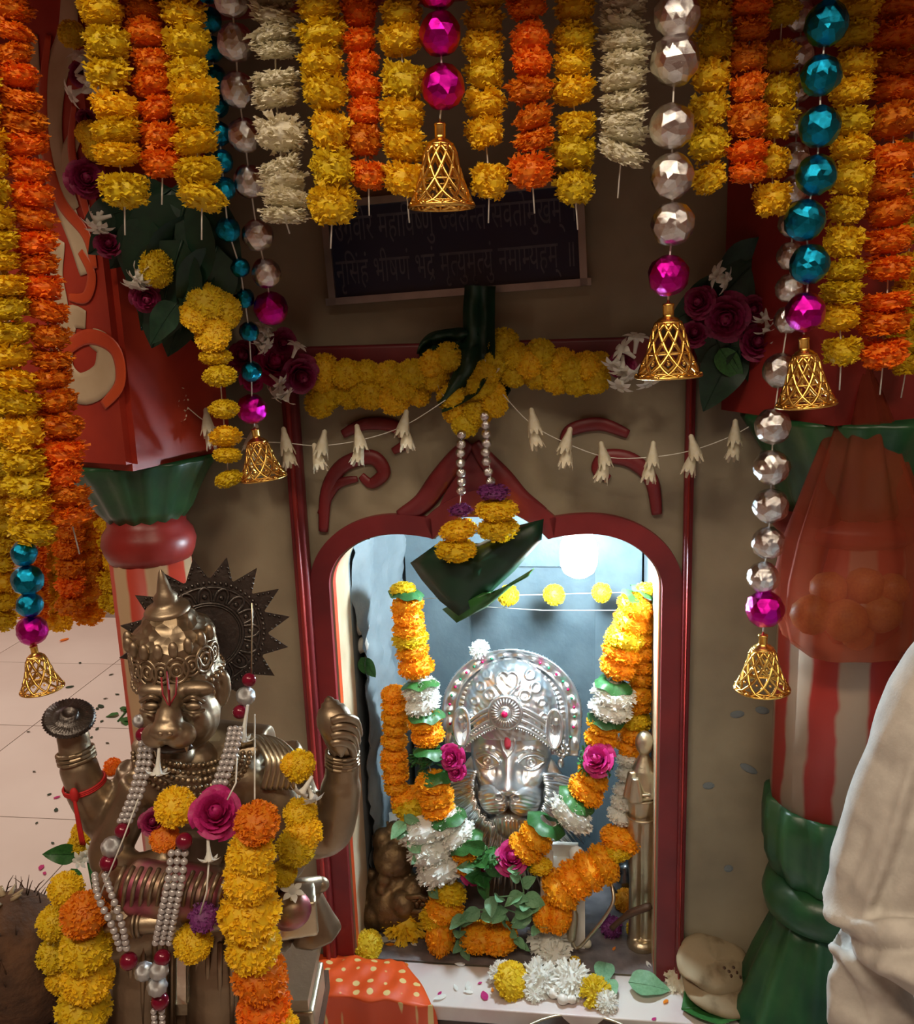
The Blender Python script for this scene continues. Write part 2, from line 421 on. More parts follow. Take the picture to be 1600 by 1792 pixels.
b = MB(); quad(b, [(NL, ND, ZN - .02), (NR, ND, ZN - .02), (NR, ND, 1.12), (NL, ND, 1.12)]); b.obj('niche_back', M['stone'], wf, False, W(0, 0, 0), False)
MB().box(W((NL + NR) / 2, ND / 2, ZN - .012), ((NR - NL) / 2, -ND / 2, .0119), WROT).obj('niche_floor', M['nichefloor'], wf, False, W(0, 0, ZN))
# carved back slab with a sunk panel, in front of the niche back
sl = lambda u, z, d: W(u, d, z)
b = MB(); dS = ND + .05
outer = [(NL + .06, ZN), (NR - .005, ZN), (NR - .005, .955), (NL + .06, .955)]
inner = [(-.095, ZN), (.19, ZN), (.19, .88), (-.095, .88)]
def ring(b, A, B, d):
    for k in (1, 2, 3):
        i, j = k, (k + 1) % 4
        if k == 3: i, j = 3, 0
        quad(b, [(A[i][0], d, A[i][1]), (A[j][0], d, A[j][1]), (B[j][0], d, B[j][1]), (B[i][0], d, B[i][1])])
ring(b, outer, inner, dS)
quad(b, [(u, dS - .022, z) for u, z in inner])
for k in (1, 2, 3):
    i, j = (k, (k + 1) % 4)
    quad(b, [(inner[i][0], dS, inner[i][1]), (inner[j][0], dS, inner[j][1]), (inner[j][0], dS - .022, inner[j][1]), (inner[i][0], dS - .022, inner[i][1])])
    quad(b, [(outer[i][0], dS, outer[i][1]), (outer[j][0], dS, outer[j][1]), (outer[j][0], ND, outer[j][1]), (outer[i][0], ND, outer[i][1])])
b.obj('carved_slab', M['slab'], wf, False, W(0, 0, 0), False)
# rough rock face along the left of the niche
def rock(s, t):
    z = ZN + t * (1.0 - ZN); d = RD - .01 - s * (-ND + RD - .01)
    return W(NL + .012 + .028 * noise.noise(Vector((d * 14, z * 9, 3))) + .012 * noise.noise(Vector((d * 50, z * 40, 1))) + s * .055, d, z)
MB().grid(22, 50, rock).obj('rock_face', M['stone'], wf, True, W(0, 0, 0))

# painted mouldings round the niche
def band(off0, off1, d, m, name):
    b = MB(); P0 = []; P1 = []
    n = len(OUT)
    for k in range(n):
        a = Vector(OUT[max(k - 1, 0)]); c = Vector(OUT[min(k + 1, n - 1)]); t = (c - a).normalized()
        nn = Vector((-t.y, t.x)); p = Vector(OUT[k])
        if k < 2: nn = Vector((-1, 0))
        if k > n - 3: nn = Vector((1, 0))
        P0.append(p + nn * off0); P1.append(p + nn * off1)
    for k in range(n - 1):
        A = [P0[k], P0[k + 1], P1[k + 1], P1[k]]
        quad(b, [(x.x, d, x.y) for x in A])
        quad(b, [(P1[k].x, d, P1[k].y), (P1[k + 1].x, d, P1[k + 1].y), (P1[k + 1].x, 0, P1[k + 1].y), (P1[k].x, 0, P1[k].y)])
        quad(b, [(P0[k].x, d, P0[k].y), (P0[k].x, 0, P0[k].y), (P0[k + 1].x, 0, P0[k + 1].y), (P0[k + 1].x, d, P0[k + 1].y)])
    return b.obj(name, m, None, False, W(0, 0, 0), False)
struct(band(.004, .040, .014, M['maroonpaint'], 'trim_1'))
def wbox(name, u0, u1, z0, z1, d, m, parent=None, bev=.006):
    c = W((u0 + u1) / 2, d / 2 + .0005, (z0 + z1) / 2)
    bm = bmesh.new()
    bmesh.ops.create_cube(bm, size=1)
    bmesh.ops.scale(bm, vec=(u1 - u0, abs(d), z1 - z0), verts=bm.verts)
    bmesh.ops.bevel(bm, geom=bm.edges[:], offset=bev, segments=2, affect='EDGES', profile=.6)
    bmesh.ops.rotate(bm, matrix=WROT, verts=bm.verts)
    me = bpy.data.meshes.new(name); bm.to_mesh(me); bm.free(); me.materials.append(m)
    me.polygons.foreach_set('use_smooth', [True] * len(me.polygons))
    o = bpy.data.objects.new(name, me); COL.objects.link(o); o.location = c
    if parent: put(o, parent)
    return o
t2 = struct(wbox('trim_2', -.366, -.338, .06, 1.40, .026, M['maroonpaint']))
wbox('ridge', -.356, -.348, .06, 1.38, .034, M['redpaint'], t2, .003)
t3 = struct(wbox('trim_3', .336, .352, .06, 1.40, .022, M['maroonpaint']))
wbox('ridge', .341, .346, .06, 1.38, .030, M['redpaint'], t3, .003)
struct(wbox('trim_4', -.366, .352, 1.345, 1.395, .028, M['maroonpaint']))
# painted relief scrolls and the pointed crest over the arch
def scroll(pix, r, m, parent):
    P = crom([atw(x, y, .006) for x, y in pix], 6)
    n = len(P); rad = [r * (.45 + .55 * math.sin(PI * min(1, .12 + .88 * i / n))) for i in range(n)]
    return MB().tube(P, rad, 8, True, .5, up=WN).obj('relief_scroll', m, parent, True, W(0, 0, 0))
for pix, r in [([(566, 930), (572, 860), (600, 815), (650, 800), (672, 826), (650, 846), (632, 832)], .014),
               ([(560, 900), (588, 850), (626, 838)], .009), ([(600, 760), (640, 742), (690, 746), (712, 772), (688, 790)], .012),
               ([(1150, 900), (1140, 840), (1105, 806), (1062, 800), (1046, 822), (1066, 838)], .014),
               ([(1100, 760), (1050, 742), (1000, 752), (985, 775)], .012),
               ([(700, 905), (740, 880), (770, 840), (800, 800), (822, 775)], .020), ([(950, 900), (910, 872), (880, 838), (852, 806), (830, 775)], .020)]:
    scroll(pix, r, M['maroonpaint'], wf)
P = [(760, 905), (785, 850), (826, 785), (868, 850), (900, 905)]
b = MB(); vs = [atw(x, y, .004) for x, y in P] + [atw(x, y, 0) for x, y in P]
b.add(vs, [(0, 1, 2, 3, 4), (0, 5, 6, 1), (1, 6, 7, 2), (2, 7, 8, 3), (3, 8, 9, 4)]); b.obj('painted_crest', M['maroonpaint'], wf, False, W(0, 0, 0))
# chips where plaster fell off the right wall
for x, y, a, l in [(1290, 1250, .15, 22), (1334, 1243, -.2, 22), (1310, 1345, -.5, 30), (1240, 1375, .1, 18), (1275, 1520, .2, 14)]:
    p = atw(x, y, .001); s_ = pxm(p)
    MB().ell((0, 0, 0), (l * s_ * .6, .0015, 7 * s_), None, 7, 5).obj('plaster_chip', M['stone'], wf, False).matrix_basis = Matrix.Translation(p - wf.location) @ (WROT @ Matrix.Rotation(-a, 3, 'Y')).to_4x4()

# canopy over the shrine front that carries the curtain of garlands
b = MB()
for (u0, u1, d0, d1, z0, z1) in [(-1.2, 1.3, .60, -.62, 1.93, 1.97), (-1.2, 1.3, .60, .55, 1.86, 1.93)]:
    b.box(W((u0 + u1) / 2, (d0 + d1) / 2, (z0 + z1) / 2), ((u1 - u0) / 2, abs(d1 - d0) / 2, (z1 - z0) / 2), WROT)
cp = struct(b.obj('trim_5', M['redpaint'], smooth=False, loc=W(0, 0, 1.95)))
for u in (-1.1, 1.2):
    MB().box(W(u, .57, .93), (.025, .025, .93), WROT).obj('canopy_post', M['redpaint'], cp, False, W(u, .57, 0))

# ledge and steps in front of the niche
st = struct(wbox('trim_6', -.60, .52, ZN - .035, ZN - .003, .115, M['ledge'], bev=.003))
wbox('ledge_border', -.60, .52, ZN - .052, ZN - .036, .108, M['wood'], st, .002)
wbox('ledge_base', -.62, .54, .061, ZN - .053, .115, M['plaster'], st, .003)
struct(wbox('trim_7', -.95, 1.0, .001, .06, .62, M['ledge'], bev=.004))

# ------------------------------------------------------------------ pillars
def flute(n, a0): return lambda a, z: 1 + a0 * math.cos(n * a)
def pillar(n, px, py, Y, prof_shaft, stripe, segs, label):
    ax = at(px, py, Y); ax.z = 0
    root = bpy.data.objects.new('trim_%d' % n, None); COL.objects.link(root); root.location = ax; struct(root)
    for nm, prof, m, nn, md in segs:
        MB().lathe(prof, (0, 0, 0), nn, None, md).obj(nm, m, None, True)
        o = COL.objects[-1]; o.location = ax; put(o, root)
    return root, ax
def zY(px, py, Y): return at(px, py, Y).z
YL = 1.56
z = lambda py: zY(278, py, YL)
s_ = pxm(at(278, 1000, YL))
segs = [('shaft', [(70 * s_, 0), (70 * s_, z(955))], M['stripeL'], 12, None),
        ('collar', [(70 * s_, z(975)), (76 * s_, z(962)), (80 * s_, z(945)), (76 * s_, z(928)), (66 * s_, z(915)), (66 * s_, z(900))], M['redpaint'], 32, None),
        ('lotus_capital', [(64 * s_, z(905)), (80 * s_, z(885)), (92 * s_, z(860)), (108 * s_, z(830)), (126 * s_, z(803)), (126 * s_, z(797))], M['greenpaint'], 64, flute(16, .03))]
pl, axL = pillar(8, 278, 1100, YL, None, None, segs, '')
# big painted block on the capital
cb = at(205, 560, 1.52); zb = z(798); zt = 1.92; hw = .118
RB = Matrix.Rotation(math.radians(-28), 3, 'Z')
bm = bmesh.new(); bmesh.ops.create_cube(bm, size=1); bmesh.ops.scale(bm, vec=(2 * hw, 2 * hw, zt - zb), verts=bm.verts)
bmesh.ops.bevel(bm, geom=bm.edges[:], offset=.012, segments=2, affect='EDGES')
bmesh.ops.rotate(bm, matrix=RB, verts=bm.verts)
me = bpy.data.meshes.new('painted_block'); bm.to_mesh(me); bm.free(); me.materials.append(M['blockpaint'])
o = bpy.data.objects.new('painted_block', me); COL.objects.link(o); cB = Vector((cb.x - .005, cb.y + .03, (zb + zt) / 2)); o.location = cB; put(o, pl); blk = o
# cream and orange swirls painted on its front-left face
fn = RB @ Vector((0, -1, 0))
def onface(px, py, e=.002):
    r = ray(px, py); t = (cB + fn * (hw + e) - C).dot(fn) / r.dot(fn); return C + r * t
def swirl(pix, rad, m, e):
    P = crom([onface(x, y, e) for x, y in pix], 6); n = len(P)
    s2 = 1.25 * pxm(P[0]); R = [rad * s2 * (.35 + .65 * math.sin(PI * (.1 + .8 * i / n))) for i in range(n)]
    o = MB().tube(P, R, 10, True, .06, up=fn).obj('painted_swirl', m, None, True, cB); put(o, blk)
for pix, r in [([(120, -20), (118, 60), (95, 140), (88, 220), (100, 300), (128, 370)], 26), ([(135, 230), (112, 290), (108, 340), (135, 420), (150, 480)], 20),
               ([(150, 560), (120, 560), (110, 640), (140, 680), (180, 660), (185, 610), (160, 590)], 24), ([(105, 420), (95, 480), (110, 540)], 18),
               ([(60, 60), (62, 140), (70, 240), (90, 330)], 12)]:
    swirl(pix, r, M['creampaint'], .0015)
for pix, r in [([(85, 60), (75, 160), (80, 260), (105, 350), (150, 410), (165, 470)], 11), ([(130, 180), (125, 260), (140, 330), (160, 400)], 9),
               ([(105, 700), (105, 630), (150, 590), (200, 610), (210, 670), (180, 710)], 11), ([(120, 520), (150, 520), (160, 480), (140, 440)], 9)]:
    swirl(pix, r, M['orangepaint'], .003)
# right pillar
YR = 1.44
z2 = lambda py: zY(1462, py, YR)
s_ = pxm(at(1462, 1400, YR))
segs = [('shaft', [(105 * s_, z2(1400)), (105 * s_, z2(930))], M['stripeR'], 12, None),
        ('lotus_skirt', [(145 * s_, 0), (145 * s_, z2(1745)), (138 * s_, z2(1735)), (118 * s_, z2(1680)), (92 * s_, z2(1620)), (84 * s_, z2(1592))], M['greenpaint'], 64, flute(12, .055)),
        ('ring', [(84 * s_, z2(1596)), (104 * s_, z2(1585)), (110 * s_, z2(1562)), (104 * s_, z2(1540)), (82 * s_, z2(1526))], M['greenpaint'], 40, None),
        ('lotus_cup', [(80 * s_, z2(1530)), (96 * s_, z2(1515)), (110 * s_, z2(1480)), (112 * s_, z2(1430)), (109 * s_, z2(1393)), (100 * s_, z2(1390))], M['greenpaint'], 64, flute(12, .05)),
        ('collar', [(105 * s_, z2(935)), (118 * s_, z2(920)), (118 * s_, z2(905)), (95 * s_, z2(890))], M['redpaint'], 32, None),
        ('lotus_capital', [(95 * s_, z2(892)), (112 * s_, z2(860)), (130 * s_, z2(800)), (170 * s_, z2(730)), (170 * s_, z2(722))], M['greenpaint'], 64, flute(16, .03))]
pr, axR = pillar(9, 1462, 1300, YR, None, None, segs, '')
o = MB().box((0, 0, 0), (.15, .13, (1.92 - z2(722)) / 2), Matrix.Rotation(math.radians(20), 3, 'Z')).obj('painted_block', M['redpaint'], None, False)
o.location = Vector((axR.x, axR.y + .02, (1.92 + z2(722)) / 2)); put(o, pr)

# ------------------------------------------------------------------ sign with the verse
p0 = atw(585, 528, .012); p1 = atw(1022, 494, .012); p2 = atw(1025, 318, .012)
ex = (p1 - p0); sw = ex.length; ex.normalize(); ez = Vector((0, 0, 1)) - ex * ex.z; ez.normalize(); en = ex.cross(ez) * 1.0
if en.dot(WN) < 0: en = -en
sh = (p2 - p1).length
SR = Matrix((ex, -en, ez)).transposed()
sg = thing('sign_board', p0 + ex * sw / 2, 'dark blue verse board in a metal frame on the wall above the niche', 'sign')
b = MB().box(p0 + ex * sw / 2 + ez * sh / 2, (sw / 2, .004, sh / 2), SR); b.obj('board', M['navy'], sg, False, p0)
for c, h in [((sw / 2, 0), (sw / 2 + .012, .006)), ((sw / 2, sh), (sw / 2 + .012, .006)), ((0, sh / 2), (.006, sh / 2 + .006)), ((sw, sh / 2), (.006, sh / 2 + .006))]:
    MB().box(p0 + ex * c[0] + ez * c[1] + en * .003, (h[0], .009, h[1]), SR).obj('frame_bar', M['steel'], sg, False, p0 + ex * c[0] + ez * c[1])
def glyphs(tokens, width, org, height):
    vs = []; fs = []; x = 0.0
    for tk in tokens:
        if tk == ' ': x += .32; continue
        half = tk.startswith('-'); reph = tk.startswith('^'); sub = tk.startswith('/'); body = tk.lstrip('-^/')
        cu = bpy.data.curves.new('g', 'FONT'); cu.body = body; cu.size = 1; cu.resolution_u = 3
        ob = bpy.data.objects.new('g', cu); me = ob.to_mesh()
        bm = bmesh.new(); bm.from_mesh(me); ob.to_mesh_clear()
        if not bm.verts: bm.free(); x += .4; bpy.data.objects.remove(ob); continue
        x0 = min(v.co.x for v in bm.verts); x1 = max(v.co.x for v in bm.verts)
        adv = x1
        if half:
            bmesh.ops.bisect_plane(bm, geom=bm.verts[:] + bm.edges[:] + bm.faces[:], plane_co=(x1 - .17, 0, 0), plane_no=(1, 0, 0), clear_outer=True); adv = x1 - .17
        if body == 'ि': adv = .26
        n = len(vs); bm.verts.index_update()
        vs += [(v.co.x + x, v.co.y) for v in bm.verts]; fs += [tuple(v.index + n for v in f.verts) for f in bm.faces]
        bm.free(); bpy.data.objects.remove(ob)
        if reph:
            n = len(vs); cx = x + adv - .08
            arc = [(cx + .12 * math.cos(t), .86 + .12 * math.sin(t)) for t in [PI * k / 8 for k in range(9)]]
            ar2 = [(cx + .07 * math.cos(t), .86 + .07 * math.sin(t)) for t in [PI * k / 8 for k in range(9)]]
            vs += arc + ar2; fs += [(n + k, n + k + 1, n + k + 10, n + k + 9) for k in range(8)]
        if sub:
            n = len(vs); cx = x + adv * .5
            vs += [(cx + .1, .12), (cx + .1, .05), (cx - .1, -.1), (cx - .1, -.03)]; fs.append((n, n + 1, n + 2, n + 3))
        x += adv - .004
    k = width / x
    b = MB(); b.add([org + ex * (vx * k) + ez * (vy * height) + en * .0052 for vx, vy in vs], fs)
    return b.obj('lettering', M['letter'], sg, False, org, False)
glyphs(['उ', '/ग', 'वी', 'रं', ' ', 'म', 'हा', 'ि', 'व', '-ष', 'णुं', ' ', '-ज', 'व', 'ल', '-न', 'तं', ' ', 'स', '^व', 'तो', 'मु', 'ख', 'म्', ' ', '।'], sw - .024, p0 + ex * .014 + ez * sh * .62, .062)
glyphs(['नृ', 'ि', 'सं', 'हं', ' ', 'भी', 'ष', 'णं', ' ', 'भ', '/दं', ' ', 'मृ', '-त', 'यु', 'मृ', '-त', 'युं', ' ', 'न', 'मा', '-म', 'य', 'ह', 'म्', ' ', '॥'], sw - .024, p0 + ex * .010 + ez * sh * .17, .062)

# ================================================================== FLOWERS, BEADS, BELLS
def pom(seed, n, flat, wid, base=.55, ruf=.10, mat_=None, name='marigold', up=0.0, core=.80, lmin=.82, cut=-1.0, boxy=False):
    """ruffled flower head about the z axis, radius 1, half height flat"""
    R = random.Random(seed); b = MB()
    b.ell((0, 0, 0), (core, core, core * flat), None, 12, 8)
    for i in range(n):
        zc = 1 - 2 * (i + .5) / n
        if zc < cut: continue
        a = i * 2.399963 + R.uniform(-.3, .3); rr = math.sqrt(1 - zc * zc)
        d = Vector((rr * math.cos(a), rr * math.sin(a), zc + up)); d.normalize()
        d = (d + Vector((R.gauss(0, .12), R.gauss(0, .12), R.gauss(0, .12)))).normalized()
        side = d.cross(Vector((R.gauss(0, .4), R.gauss(0, .4), 1))); side.normalize(); nn = side.cross(d)
        rho = math.hypot(d.x, d.y); pw = 3.2
        bx_ = (rho ** pw + abs(d.z) ** pw) ** (-1 / pw) if boxy else 1.0
        lum = 1 + (.16 * noise.noise(d * 2.3 + Vector((seed * 1.7, 0, 0))) if boxy else 0)
        if boxy and d.z > .25 and rho > .5: lum *= R.uniform(1.0, 1.22)
        ln = R.uniform(lmin, 1.06) * bx_ * lum * (.93 if boxy else 1); wd = wid * R.uniform(.75, 1.2)
        S = lambda p: Vector((p.x, p.y, p.z * flat))
        j = lambda: R.uniform(-ruf, ruf)
        p0 = d * base; m1 = d * (base + (ln - base) * .6) - side * wd * .6 + nn * j(); m2 = d * (base + (ln - base) * .6) + side * wd * .6 + nn * j()
        t1 = d * ln - side * wd + nn * j(); t2 = d * (ln - .05) + nn * j() * 1.3; t3 = d * ln + side * wd + nn * j()
        b.add([S(p) for p in (p0, m1, m2, t1, t2, t3)], [(0, 2, 1), (1, 2, 4), (1, 4, 3), (2, 5, 4)])
    return b.mesh(name, mat_, False, False)
def variants(name, m, flats, k=4, **kw):
    return [pom(11 * i + len(name) * 7, kw.get('n', 150), flats[i % len(flats)], kw.get('wid', .16), mat_=m, name=name,
                ruf=kw.get('ruf', .10), up=kw.get('up', 0), core=kw.get('core', .8), lmin=kw.get('lmin', .82), base=kw.get('base', .55), cut=kw.get('cut', -1), boxy=kw.get('boxy', False)) for i in range(k)]
FL = {c: variants('marigold', M[m], [.64, .70, .60, .67], 4, n=260, wid=.135, up=.16, core=.84, lmin=.86, ruf=.13, boxy=True) for c, m in (('y', 'yellow'), ('o', 'orange'), ('a', 'amber'))}
FL.update({c: variants('marigold', M[m], [.64, .70, .60, .67], 4, n=420, wid=.092, up=.1, core=.88, lmin=.89, ruf=.10) for c, m in (('Y', 'yellow'), ('O', 'orange'), ('A', 'amber'))})
FL['w'] = variants('white_flower', M['cream_fl'], [.52, .58, .5, .55], 4, n=230, wid=.12, up=.1, core=.80, lmin=.82, boxy=True)
FL['W'] = variants('white_flower', M['white_fl'], [.62, .58, .66, .6], 4, n=340, wid=.080, core=.86, lmin=.85)
FL['p'] = variants('purple_flower', M['purple_fl'], [.6, .66], 2, n=120, wid=.12, up=.2)
FL['g'] = variants('clipped_leaves', M['leaf'], [.55, .6], 2, n=140, wid=.11, core=.7, lmin=.7)
# shaggy chrysanthemum heads
FL['c'] = variants('chrysanthemum', M['white_fl'], [.7, .62], 2, n=230, wid=.085, core=.6, lmin=.78, base=.3, cut=-.45, ruf=.06)
FL['k'] = variants('chrysanthemum', M['yellow'], [.7, .62], 2, n=230, wid=.09, core=.6, lmin=.78, base=.3, cut=-.45, ruf=.06)

def rose_mesh(seed, m, name='rose'):
    R = random.Random(seed); b = MB()
    b.ell((0, 0, .25), (.28, .28, .5), None, 10, 8)
    for k in range(24):
        t = k / 24; a0 = k * 2.4; rad = .14 + .80 * t ** .8; h = .85 - .55 * t; wdt = .9 + .25 * t; op = .05 + 1.05 * t
        def f(s, v, a0=a0, rad=rad, h=h, wdt=wdt, op=op, k=k):
            aa = a0 + (s - .5) * wdt * (1.9 - .9 * t); lift = v ** .9
            r = .10 + (rad - .10) * (v ** .7) + .10 * op * v ** 3 - .06 * (2 * s - 1) ** 2 * v
            z_ = -.25 + (h + .25) * lift - .28 * op * v ** 4 - .16 * abs(2 * s - 1) ** 2.5 * v + .04 * math.sin(9 * s + k)
            return Vector((r * math.cos(aa), r * math.sin(aa), z_))
        b.grid(5, 4, f)
    return b.mesh(name, m, True, False)
ROSE = rose_mesh(1, M['rose']); DROSE = rose_mesh(2, M['darkrose'])

def floret_mesh(m):                     # tuberose floret: trumpet and six petals, opening along -z
    b = MB(); b.lathe([(.10, 1.0), (.12, .7), (.16, .3), (.26, .05), (.34, -.08)], n=8, cap=False)
    for k in range(6):
        a = k * PI / 3; ca, sa = math.cos(a), math.sin(a); w_ = .22
        def f(s, v, ca=ca, sa=sa):
            r = .28 + v * .58; x = (s - .5) * 2 * w_ * math.sin(PI * min(1, .25 + .75 * v)) * 1.0; z_ = -.08 - .18 * v + .28 * v * v
            return Vector((r * ca - x * sa, r * sa + x * ca, z_ + .10 * (s - .5) ** 2))
        b.grid(2, 4, f)
    return b.mesh('floret', m, True, False)
TUB = floret_mesh(M['white_fl']); TUBD = floret_mesh(M['cream_fl'])
def bud_mesh(m):                        # half closed tuberose: fat tube with a ragged mouth
    b = MB(); b.lathe([(.06, 1.05), (.16, .95), (.20, .6), (.30, .2), (.42, -.3), (.46, -.6)], n=12, cap=False, mod=lambda a, z_: 1 + .12 * math.cos(6 * a))
    for k in range(9):
        a = k * 2 * PI / 9; ca, sa = math.cos(a), math.sin(a); l_ = .35 + .12 * (k % 3)
        b.grid(2, 3, lambda s, v: Vector(((.44 + .16 * v) * ca - (s - .5) * .36 * (1 - .6 * v) * sa, (.44 + .16 * v) * sa + (s - .5) * .36 * (1 - .6 * v) * ca, -.55 - l_ * v)))
    b.ell((0, 0, -.5), (.3, .3, .3), None, 8, 6)
    return b.mesh('floret', m, True, False)
BUD = bud_mesh(M['cream_fl'])
def leaf_mesh(m, wid=.42, tipp=1.0, fold=.12, curl=.15, name='leaf'):
    def f(s, v):
        x = (s - .5) * 2; half = wid * math.sin(PI * v ** .75) ** .8 * (1 - .25 * v) + .004
        return Vector((x * half, v * tipp, fold * abs(x) * half * 2 - curl * v * v + .02 * math.sin(14 * v) * abs(x)))
    b = MB(); b.grid(6, 10, f); b.tube([f(.5, t / 8) + Vector((0, 0, .006)) for t in range(9)], [.014 * (1 - t / 10) for t in range(9)], 5)
    return b.mesh(name, m, True, False)
LEAF = {k: leaf_mesh(M[m], wd) for k, m, wd in (('leaf', 'leaf', .34), ('pale', 'leafpale', .38), ('dark', 'leafdark', .34))}
LONG = leaf_mesh(M['leafdark'], .12, 1, .2, .3, 'long_leaf')

def crumple(seed, m, name='foil_bead'):
    bm = bmesh.new(); bmesh.ops.create_icosphere(bm, subdivisions=3, radius=1)
    for v in bm.verts:
        d = v.co.normalized(); n1 = noise.noise(d * 2.6 + Vector((seed * 7.3, 0, 0))); n2 = noise.voronoi(d * 2.2 + Vector((seed * 3.1, 2, 0)))[0][0]
        v.co = d * (1 + .06 * n1 + .10 * (n2 - .3))
    me = bpy.data.meshes.new(name); bm.to_mesh(me); bm.free(); me.materials.append(m)
    me.polygons.foreach_set('use_smooth', [False] * len(me.polygons)); return me
BEAD = {c: [crumple(i + ord(c), M[m]) for i in range(3)] for c, m in (('s', 'silverfoil'), ('m', 'pinkfoil'), ('b', 'bluefoil'))}

def bell_mesh():                         # openwork bell, mouth at z=0, radius 1, height 2.35
    b = MB()
    prof = [(1.0, 0), (.93, .10), (.80, .38), (.66, .75), (.55, 1.15), (.47, 1.5), (.36, 1.75)]
    def rz(t):
        x = t * (len(prof) - 1); i = min(int(x), len(prof) - 2); f = x - i
        return prof[i][0] * (1 - f) + prof[i + 1][0] * f, prof[i][1] * (1 - f) + prof[i + 1][1] * f
    nh = 10
    for sgn in (-1, 1):
        for k in range(nh):
            P = []
            for j in range(13):
                t = j / 12; r, z_ = rz(t); a = 2 * PI * k / nh + sgn * t * 1.9
                P.append((r * math.cos(a), r * math.sin(a), z_))
            b.tube(P, .060, 5, True)
    for t, rr in ((0, .055), (.18, .03), (.5, .035), (1, .06)):
        r, z_ = rz(t); b.tube([(r * math.cos(2 * PI * k / 28), r * math.sin(2 * PI * k / 28), z_) for k in range(28)], rr, 6, closed=True)
    for row, t in ((0, .10), (1, .36), (2, .62), (3, .85)):
        r, z_ = rz(t)
        for k in range(nh):
            a = 2 * PI * (k + .5 * (row % 2)) / nh; b.ell((r * 1.02 * math.cos(a), r * 1.02 * math.sin(a), z_), .065, None, 6, 5)
    b.lathe([(.42, 1.66), (.40, 1.76), (.30, 1.88), (.17, 1.94), (.17, 2.02)], n=20, cap=False)
    return b.mesh('bell', M['goldbell'], True)
BELL = bell_mesh()
bb = MB(); bb.lathe([(.15, 1.98), (.17, 2.02), (.17, 2.28), (.19, 2.30), (.17, 2.36), (.06, 2.38), (.02, 2.5)], n=16)
NECK = bb.mesh('bell_neck', M['goldbell'], True)

def thread(parent, pts, r=.0009, m='thread', name='thread'):
    return MB().tube(pts, r, 5, True).obj(name, M[m], parent, True, pts[0])

TOPZ = 1.875
def strand(label, x0, y0, x1, y1, ys, col, r, Y, group, tail=True, name='marigold_garland', dx=None, lean=0.0, size=.06):
    """flowers threaded on a string that hangs from the canopy beam"""
    xs = lambda y: x0 + (x1 - x0) * (y - y0) / (y1 - y0)
    P = [at(xs(y) + random.uniform(-4, 4) + (dx(y) if dx else 0), y, Y + lean * (y - y0)) for y in ys]
    top = Vector((P[0].x + (P[0].x - P[-1].x) * .2, P[0].y, max(TOPZ, P[0].z + .01)))
    g = thing(name, top, label, 'garland', group)
    # a few more blooms above the frame up to the beam
    q = P[0].copy(); stp = (P[0] - P[-1]) / max(1, len(P) - 1); ex_ = []
    while q.z + stp.z < TOPZ - .02: q = q + stp; ex_.append(q.copy())
    ALL = ex_[::-1] + P
    for i, p in enumerate(ALL):
        c = col[i % len(col)] if len(col) > 1 else col
        s2 = r * pxm(p) * random.uniform(.92, 1.08)
        gap = min((ALL[i - 1] - p).length if i else 9, (p - ALL[i + 1]).length if i + 1 < len(ALL) else 9)
        fl = random.choice(FL[c]); k = min(1.25, max(.66, gap / (2 * (.52 if c == 'w' else .64) * s2) * 1.10))
        inst(fl.name.split('.')[0], fl, g, p, rq(.24), (s2, s2, s2 * k))
    end = ALL[-1] + Vector((random.uniform(-.006, .006), 0, -(.032 if tail else .002) - r * pxm(P[-1]) * .6))
    thread(g, [top] + ALL + [end], .0010)
    return g
def beads(label, pts, Y, group, bell=None, thr=True, lean=0.0):
    """pts: (px, py, radius_px, colour); bell=(px_top, py_top, px_bottom, py_bottom, half_width)"""
    P = [at(x, y, Y + lean * (y - pts[0][1])) for x, y, r, c in pts]
    top = Vector((P[0].x, P[0].y, max(TOPZ, P[0].z)))
    g = thing('bead_garland', top, label, 'garland', group)
    q = P[0]; r0 = pts[0][2] * pxm(q)
    while q.z + 2.2 * r0 < TOPZ - r0:
        q = q + Vector((0, 0, 2.25 * r0)); inst('foil_bead', random.choice(BEAD[pts[0][3]]), g, q, rq(1), r0)
    for p, (x, y, r, c) in zip(P, pts):
        inst('foil_bead', random.choice(BEAD[c]), g, p, rq(1), r * pxm(p))
    tp = [top] + P
    if bell:
        xt, yt, xb, yb, hw_ = bell
        dd = Y + lean * (yt - pts[0][1])
        A = at(xt, yt, dd); Bp = at(xb, yb, dd); ax = (A - Bp); hgt = ax.length
        rr = hw_ * pxm(Bp); qz = Vector((0, 0, 1)).rotation_difference(ax.normalized()) @ Quaternion((0, 0, 1), random.uniform(0, 6))
        sc = (rr, rr, hgt / 2.42)
        bl = inst('bell', BELL, g, Bp, qz, sc)
        nk = bpy.data.objects.new('bell_neck', NECK); COL.objects.link(nk); nk.parent = bl
        tp.append(A)
    thread(g, tp, .0011)
    return g

